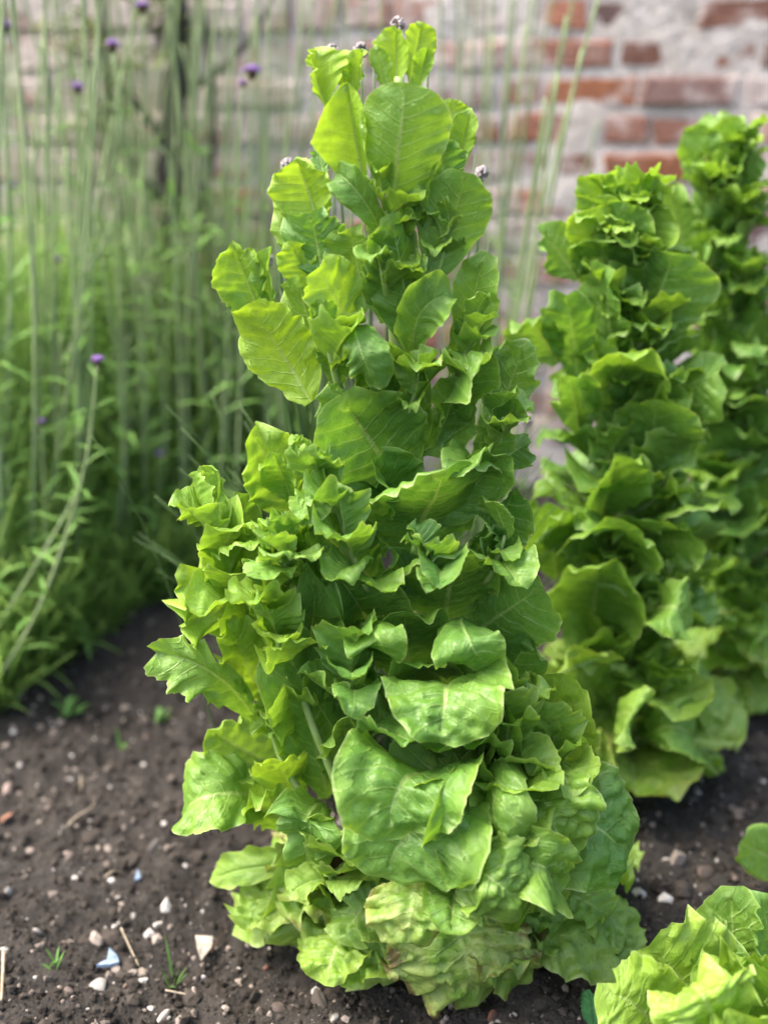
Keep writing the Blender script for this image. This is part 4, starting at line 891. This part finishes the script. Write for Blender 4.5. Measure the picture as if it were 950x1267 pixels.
# ------------------------------------------------------------------ chive clump right behind the big lettuce
def chives():
    Yc = 1.26; rg = random.Random(31)
    rl = on_ground(470, 985, 0); rl[1] = Yc
    root = thing('chive_clump', 'clump of thin dark chive stalks with papery seed heads behind the largest lettuce', 'chives', rl)
    spots = [(356, 204, 1), (412, 64, 1), (446, 62, 1), (492, 30, 1), (480, 40, 0), (463, 62, 0), (530, 60, 1), (596, 214, 1), (588, 190, 0), (648, 428, 1), (605, 300, 0), (612, 455, 0), (330, 322, 1), (346, 300, 0), (352, 250, 0), (340, 280, 0), (360, 270, 0), (368, 320, 0), (334, 350, 0), (348, 360, 0), (420, 290, 1), (436, 250, 0), (460, 160, 0), (470, 140, 0), (652, 520, 1), (600, 470, 0), (505, 240, 0), (415, 180, 0), (618, 400, 0), (372, 250, 0), (358, 300, 0), (352, 330, 0), (342, 420, 0)]
    for i, (px, py, hd) in enumerate(spots):
        T = on_plane(px, py, Yc + rg.uniform(-.04, .05)); B = rl + np.array([rg.gauss(0, .03) + (T[0] - rl[0]) * .35, rg.gauss(0, .025), -.01])
        S = bez(B, (B + T) / 2 + np.array([(T[0] - B[0]) * .12, 0, .02]), T, 10)
        o = stem_obj(root, rl, S, np.linspace(.0024, .0013, 10), M_CHIVE, 'stalk', n=6)
        if hd:
            g = Geo()
            for j in range(46):
                d = nrm([rg.gauss(0, 1), rg.gauss(0, 1), rg.gauss(.2, 1)]); R = .0062
                q = T + d * R; s = rg.uniform(.0014, .0024)
                g.add(ICO_V * np.array([s, s, s * 1.2]) + q, ICO_F); tv, tf = tube([T, q], [.0005, .0005], 4); g.add(tv, tf)
            g.build('seed_head', M_PAPER, o, rl)
    # thin thread-like leaves fanning out low down
    g = Geo()
    for i in range(160):
        a = rg.random() * 6.28; b = rl + np.array([rg.gauss(0, .05), rg.gauss(0, .03), -.01]); hgt = rg.uniform(.25, .55)
        t = b + np.array([math.cos(a) * rg.uniform(.05, .30), math.sin(a) * .08, hgt]); tv, tf = tube(bez(b, (b + t) / 2 + np.array([0, 0, hgt * .15]), t, 7), np.linspace(.0016, .0005, 7), 4); g.add(tv, tf)
    g.build('foliage', M_CHIVE, root, rl)
chives()

# ------------------------------------------------------------------ dark trained trunk on the wall, left
def wall_shrub():
    B = on_plane(228, 640, 2.42); B[2] = -.02; rl = B.copy(); rg = random.Random(5)
    root = thing('espalier_tree', 'dark gnarled trunk trained up the brick wall behind the verbena', 'tree', rl)
    S = smooth_path([B, on_plane(226, 380, 2.44), on_plane(214, 220, 2.44), on_plane(218, 60, 2.44), on_plane(205, -90, 2.44)], 30)
    S[1:, 0] += np.array([.006 * math.sin(i * 1.7) for i in range(29)])
    v, f = tube(S, np.linspace(.036, .026, 30) * np.array([1 + .18 * math.sin(i * 2.3) for i in range(30)]), 12); mesh_obj('trunk', v - rl, f, M_BARK, root)
    for (a, b, c, r) in [((216, 250), (150, 170), (118, -60), .016), ((222, 300), (262, 180), (240, -60), .012), ((214, 200), (170, 130), (90, 60), .012), ((218, 120), (300, 60), (340, -20), .009), ((224, 330), (250, 300), (262, 250), .010)]:
        P = bez(on_plane(*a, 2.44), on_plane(*b, 2.45), on_plane(*c, 2.46), 14); v, f = tube(P, np.linspace(r, r * .5, 14), 8); mesh_obj('branch', v - rl, f, M_BARK, root)
    g = Geo()
    for i in range(150):
        cx, cy, s = rg.choice([(95, 45, 40), (135, 90, 40), (215, 40, 30), (130, 140, 26), (200, -20, 60)])
        P = on_plane(rg.gauss(cx, s * .6), rg.gauss(cy, s * .6), rg.uniform(2.38, 2.5)); a = rg.random() * 6.28; lance(g, P, np.array([math.cos(a), -.5, rg.uniform(-.6, .4)]), rg.uniform(.03, .06), rg.uniform(.018, .03), .3, rg, .1)
    g.build('crown', M_TREELEAF, root, rl)
wall_shrub()

# ------------------------------------------------------------------ stones, chips and litter on the soil
def stone_mesh(seed, ang=.22):
    rs = np.random.RandomState(seed); v = ICO3_V.copy()
    v *= np.array([1.0, rs.uniform(.65, .95), rs.uniform(.5, .75)])
    for _ in range(7):                                   # knock flats off it
        d = nrm(rs.randn(3)); h = rs.uniform(.55, .8); over = np.clip(v @ d - h, 0, None); v -= over[:, None] * d * .85
    v *= (1 + ang * (vnoise(v[:, 0] * 2.2 + seed, v[:, 1] * 2.2 + v[:, 2] * 1.7, seed) - .5))[:, None]
    me = bpy.data.meshes.new('pebble'); me.from_pydata(v.tolist(), [], ICO3_F); me.polygons.foreach_set('use_smooth', np.ones(len(me.polygons), bool)); me.materials.append(M_STONE); return me
SM = [stone_mesh(s) for s in range(60, 70)]
def stone(px, py, spx, col, label, group=None, mesh=None, name='pebble', rot=0, flat=1.0, cat='stone'):
    p = ground_pt(px, py, 0); dep = np.dot(p - CAM, FWD); s = spx / 2 / FPX * dep
    o = bpy.data.objects.new(name, SM[mesh if mesh is not None else int(px * 7 + py) % 10]); COL.objects.link(o)
    o.location = (p[0], p[1], float(gz(p[0], p[1])) + s * .0 * flat); o.scale = (s, s, s * flat); o.rotation_euler = (rot * .3, rot * .2, rot); o.color = (*col, 1)
    return tag(o, label, cat, group)
WHT, CRM, PNK, GRY, BRN, ORG = (.43, .41, .375), (.31, .265, .21), (.26, .205, .175), (.19, .185, .175), (.30, .22, .16), (.40, .19, .12)
named = [
 (173, 1204, 24, CRM, 'tan rounded pebble just right of the blue slate chip'), (122, 1220, 30, WHT, 'white broken flint chip below the blue slate chip'), (248, 1211, 21, (.50, .46, .45), 'pale grey flat pebble under the curled dry leaf'), (203, 1260, 26, (.55, .5, .45), 'pale pebble cut by the bottom edge left of centre'),
 (242, 1231, 20, PNK, 'pinkish grey pebble near the grass sprout'), (86, 1227, 17, PNK, 'pinkish pebble below the white flint chip, left side'), (10, 1103, 17, WHT, 'cream pebble at the left edge level with the lowest leaves'), (165, 1134, 13, WHT, 'small bright white pebble on open soil'), (47, 1154, 18, WHT, 'white angular stone at left on open soil'),
 (146, 1105, 12, WHT, 'small white pebble above the brighter one'), (8, 1016, 20, ORG, 'orange brown stone at the left edge'), (8, 975, 30, (.34, .26, .23), 'big dull brown stone at the left edge'), (84, 1057, 15, PNK, 'pink pebble in the open soil at left'), (190, 1047, 22, GRY, 'grey pebble left of the lowest broad leaf'),
 (345, 1250, 22, PNK, 'pinkish stone near the bottom edge under the lettuce'), (310, 1170, 16, (.36, .30, .27), 'brown grey pebble under the yellowing leaf'), (330, 1196, 14, ORG, 'reddish pebble below the yellowing leaf'), (482, 1214, 18, GRY, 'grey stone under the withered front leaf'), (610, 1260, 24, (.33, .12, .07), 'red brick fragment at the bottom edge'), (672, 1246, 12, CRM, 'small tan pebble right of the brick fragment'),
 (413, 1262, 22, WHT, 'white pebble cut by the bottom edge under the lettuce'), (395, 1240, 34, (.20, .17, .15), 'large dull soil-coated stone at the bottom under the lettuce'),
 (876, 1082, 32, (.30, .23, .19), 'flat brown stone right of the largest lettuce'), (908, 1085, 16, (.42, .32, .27), 'pink brown pebble beside the flat brown stone'), (928, 996, 18, (.32, .25, .21), 'brown pebble at the right above the broad leaf'), (896, 1026, 12, GRY, 'grey pebble above the flat brown stone'), (857, 988, 13, GRY, 'grey pebble in the dark soil under the middle lettuce'), (910, 920, 15, GRY, 'grey pebble in the shade of the darker lettuce'), (815, 1088, 10, WHT, 'small pale pebble in the dark soil beside the largest lettuce'),
 (180, 898, 18, CRM, 'cream pebble beside the small seedling'), (168, 846, 13, WHT, 'pale pebble on the far soil near the verbena'), (132, 876, 12, WHT, 'small white pebble in a row on the far soil'), (182, 912, 13, PNK, 'pink pebble just below the small seedling'), (62, 1000, 20, PNK, 'pinkish grey stone left on the soil hump'), (200, 848, 12, GRY, 'grey pebble far back near the leaf tips'),
]
for i, (px, py, s, c, lab) in enumerate(named): stone(px, py, s, c, lab, None, i % 10, rot=i * 1.3, flat=.8)
rg = random.Random(12)
kinds = [(WHT, 'tiny white', .20), (CRM, 'tiny tan', .22), (PNK, 'tiny pinkish', .22), (GRY, 'tiny grey', .24), (BRN, 'tiny brown', .12)]
n = 0
while n < 200:
    px = rg.uniform(0, 950); py = rg.uniform(770, 1265)
    if px < 300: where = 'left of the largest lettuce'
    elif px > 690 and py > 900: where = 'right of the largest lettuce'
    elif py > 1195: where = 'in front of the largest lettuce'
    else: continue
    if px < 235 and py < 905 - px * .62: continue
    k = rg.choices(kinds, [q[2] for q in kinds])[0]
    s = 2.6 + 7.5 * rg.random() ** 2.6 * (.5 + .6 * (py - 700) / 560)
    if where.startswith('right') and rg.random() < .45: continue
    stone(px, py, s, tuple(np.array(k[0]) * rg.uniform(.7, 1.05)), f'{k[1]} pebble among the scattered pebbles {where}', f'scattered pebbles {where}', rg.randrange(10), rot=rg.random() * 6, flat=rg.uniform(.6, 1))
    n += 1

def sliver(name, px_pts, mat, thick, label, cat, lift=.004, curl=0.0):
    P = np.array([ground_pt(x, y, lift) for x, y in px_pts]); c = P.mean(0)
    c[2] = max(c[2], float(gz(c[0], c[1])) + lift)
    P[:, 2] = np.array([float(gz(p[0], p[1])) for p in P]).mean() + lift + curl * np.linspace(-1, 1, len(P)) ** 2
    k = len(P); top = P + np.array([0, 0, thick]); cen = np.array([P.mean(0) + np.array([0, 0, thick * 1.4])])
    V = np.concatenate([P, top, cen]); F = [(i, (i + 1) % k, k + (i + 1) % k, k + i) for i in range(k)] + [(k + i, k + (i + 1) % k, 2 * k) for i in range(k)] + [tuple(range(k))[::-1]]
    o = mesh_obj(name, V - c, F, mat, None, c, None, False); return tag(o, label, cat)
M_SLATE = new_mat('blue_slate'); k_ = N(M_SLATE[1]); obn = k_.node('ShaderNodeTexCoord').outputs['Object']
link_out(M_SLATE[1], M_SLATE[2], k_.principled(k_.mix(k_.ss(k_.noise(obn, 180, 4), .35, .7), (.12, .18, .27), (.24, .31, .40)), .45, .5)); M_SLATE = M_SLATE[0]
sliver('slate_chip', [(120, 1199), (133, 1190), (136, 1175), (146, 1186), (148, 1192), (135, 1197)], M_SLATE, .004, 'blue grey slate chip lying on the soil', 'stone chip', .006)
sliver('slate_chip', [(167, 1090), (171, 1080), (175, 1086), (172, 1093)], M_SLATE, .003, 'tiny dark blue slate chip further back on the soil', 'stone chip', .004)
sliver('dry_leaf', [(242, 1163), (264, 1164), (262, 1172), (249, 1189), (245, 1180)], M_DRY, .0012, 'pale curled dry leaf scrap lying on the soil', 'dry leaf', .010, .006)
def twig(name, pts, r, mat, label, cat, lift=.004):
    P = smooth_path([ground_pt(x, y, lift + l) for x, y, l in pts], 10); c = P[0].copy(); v, f = tube(P, np.linspace(r, r * .6, 10), 6)
    return tag(mesh_obj(name, v - c, f, mat, None, c), label, cat)
twig('twig', [(150, 1148, .012), (160, 1170, .006), (172, 1195, .001)], .0012, M_STRAW, 'thin dry twig pointing at the tan pebble', 'twig')
twig('straw', [(5, 1178, .004), (4, 1205, .004), (2, 1238, .003)], .0022, M_STRAW, 'pale straw lying at the left edge', 'straw')
twig('twig', [(205, 1225, .003), (240, 1232, .003)], .0011, M_STRAW, 'short pale twig near the grass sprout', 'twig')
twig('straw', [(862, 950, .012), (868, 968, .003)], .0014, M_DRY, 'short white stalk on the soil below the middle lettuce', 'straw')
twig('twig', [(84, 1022, .002), (95, 1010, .012), (112, 1000, .006), (118, 992, .002)], .0012, M_STRAW, 'curved dry root on the soil hump', 'twig')
twig('twig', [(262, 1178, .01), (272, 1160, .006), (282, 1145, .002)], .0010, M_BROWN, 'thin brown stalk by the dry leaf scrap', 'twig')
twig('twig', [(130, 1085, .002), (140, 1078, .008), (152, 1080, .002)], .0010, M_STRAW, 'short dry rootlet near the small white pebble', 'twig')
def sprout(name, px, py, n, ln, label, spread, seed, w=.003, mat=M_WEED):
    rg = random.Random(seed); P = ground_pt(px, py, 0); g = Geo()
    for i in range(n):
        a = rg.random() * 6.28; lance(g, P + np.array([rg.gauss(0, .003), rg.gauss(0, .003), -.001]), np.array([math.cos(a), math.sin(a), 0]) * 1, ln * rg.uniform(.6, 1.1) * spread, w, .3, rg, rg.uniform(.6, 2.2) / max(.4, spread))
    o = g.build(name, mat, None, P); o.location = P; return tag(o, label, 'weed')
sprout('grass_sprout', 68, 1196, 7, .022, 'tiny grass sprout left of the blue slate chip', .8, 1)
sprout('grass_sprout', 212, 1222, 7, .034, 'taller grass sprout between the pebbles', .6, 2)
sprout('seedling', 197, 892, 9, .016, 'small bright seedling on the far soil beside a cream pebble', 1.2, 3, .008)
sprout('seedling', 152, 928, 6, .02, 'faint thin seedling below the brighter one', .6, 4, .004)
sprout('seedling', 100, 975, 6, .02, 'weak brownish seedling on the soil hump', .8, 6, .003, M_STRAW)
sprout('seedling', 85, 885, 9, .03, 'low seedling at the foot of the verbena stand', 1.1, 7, .007)
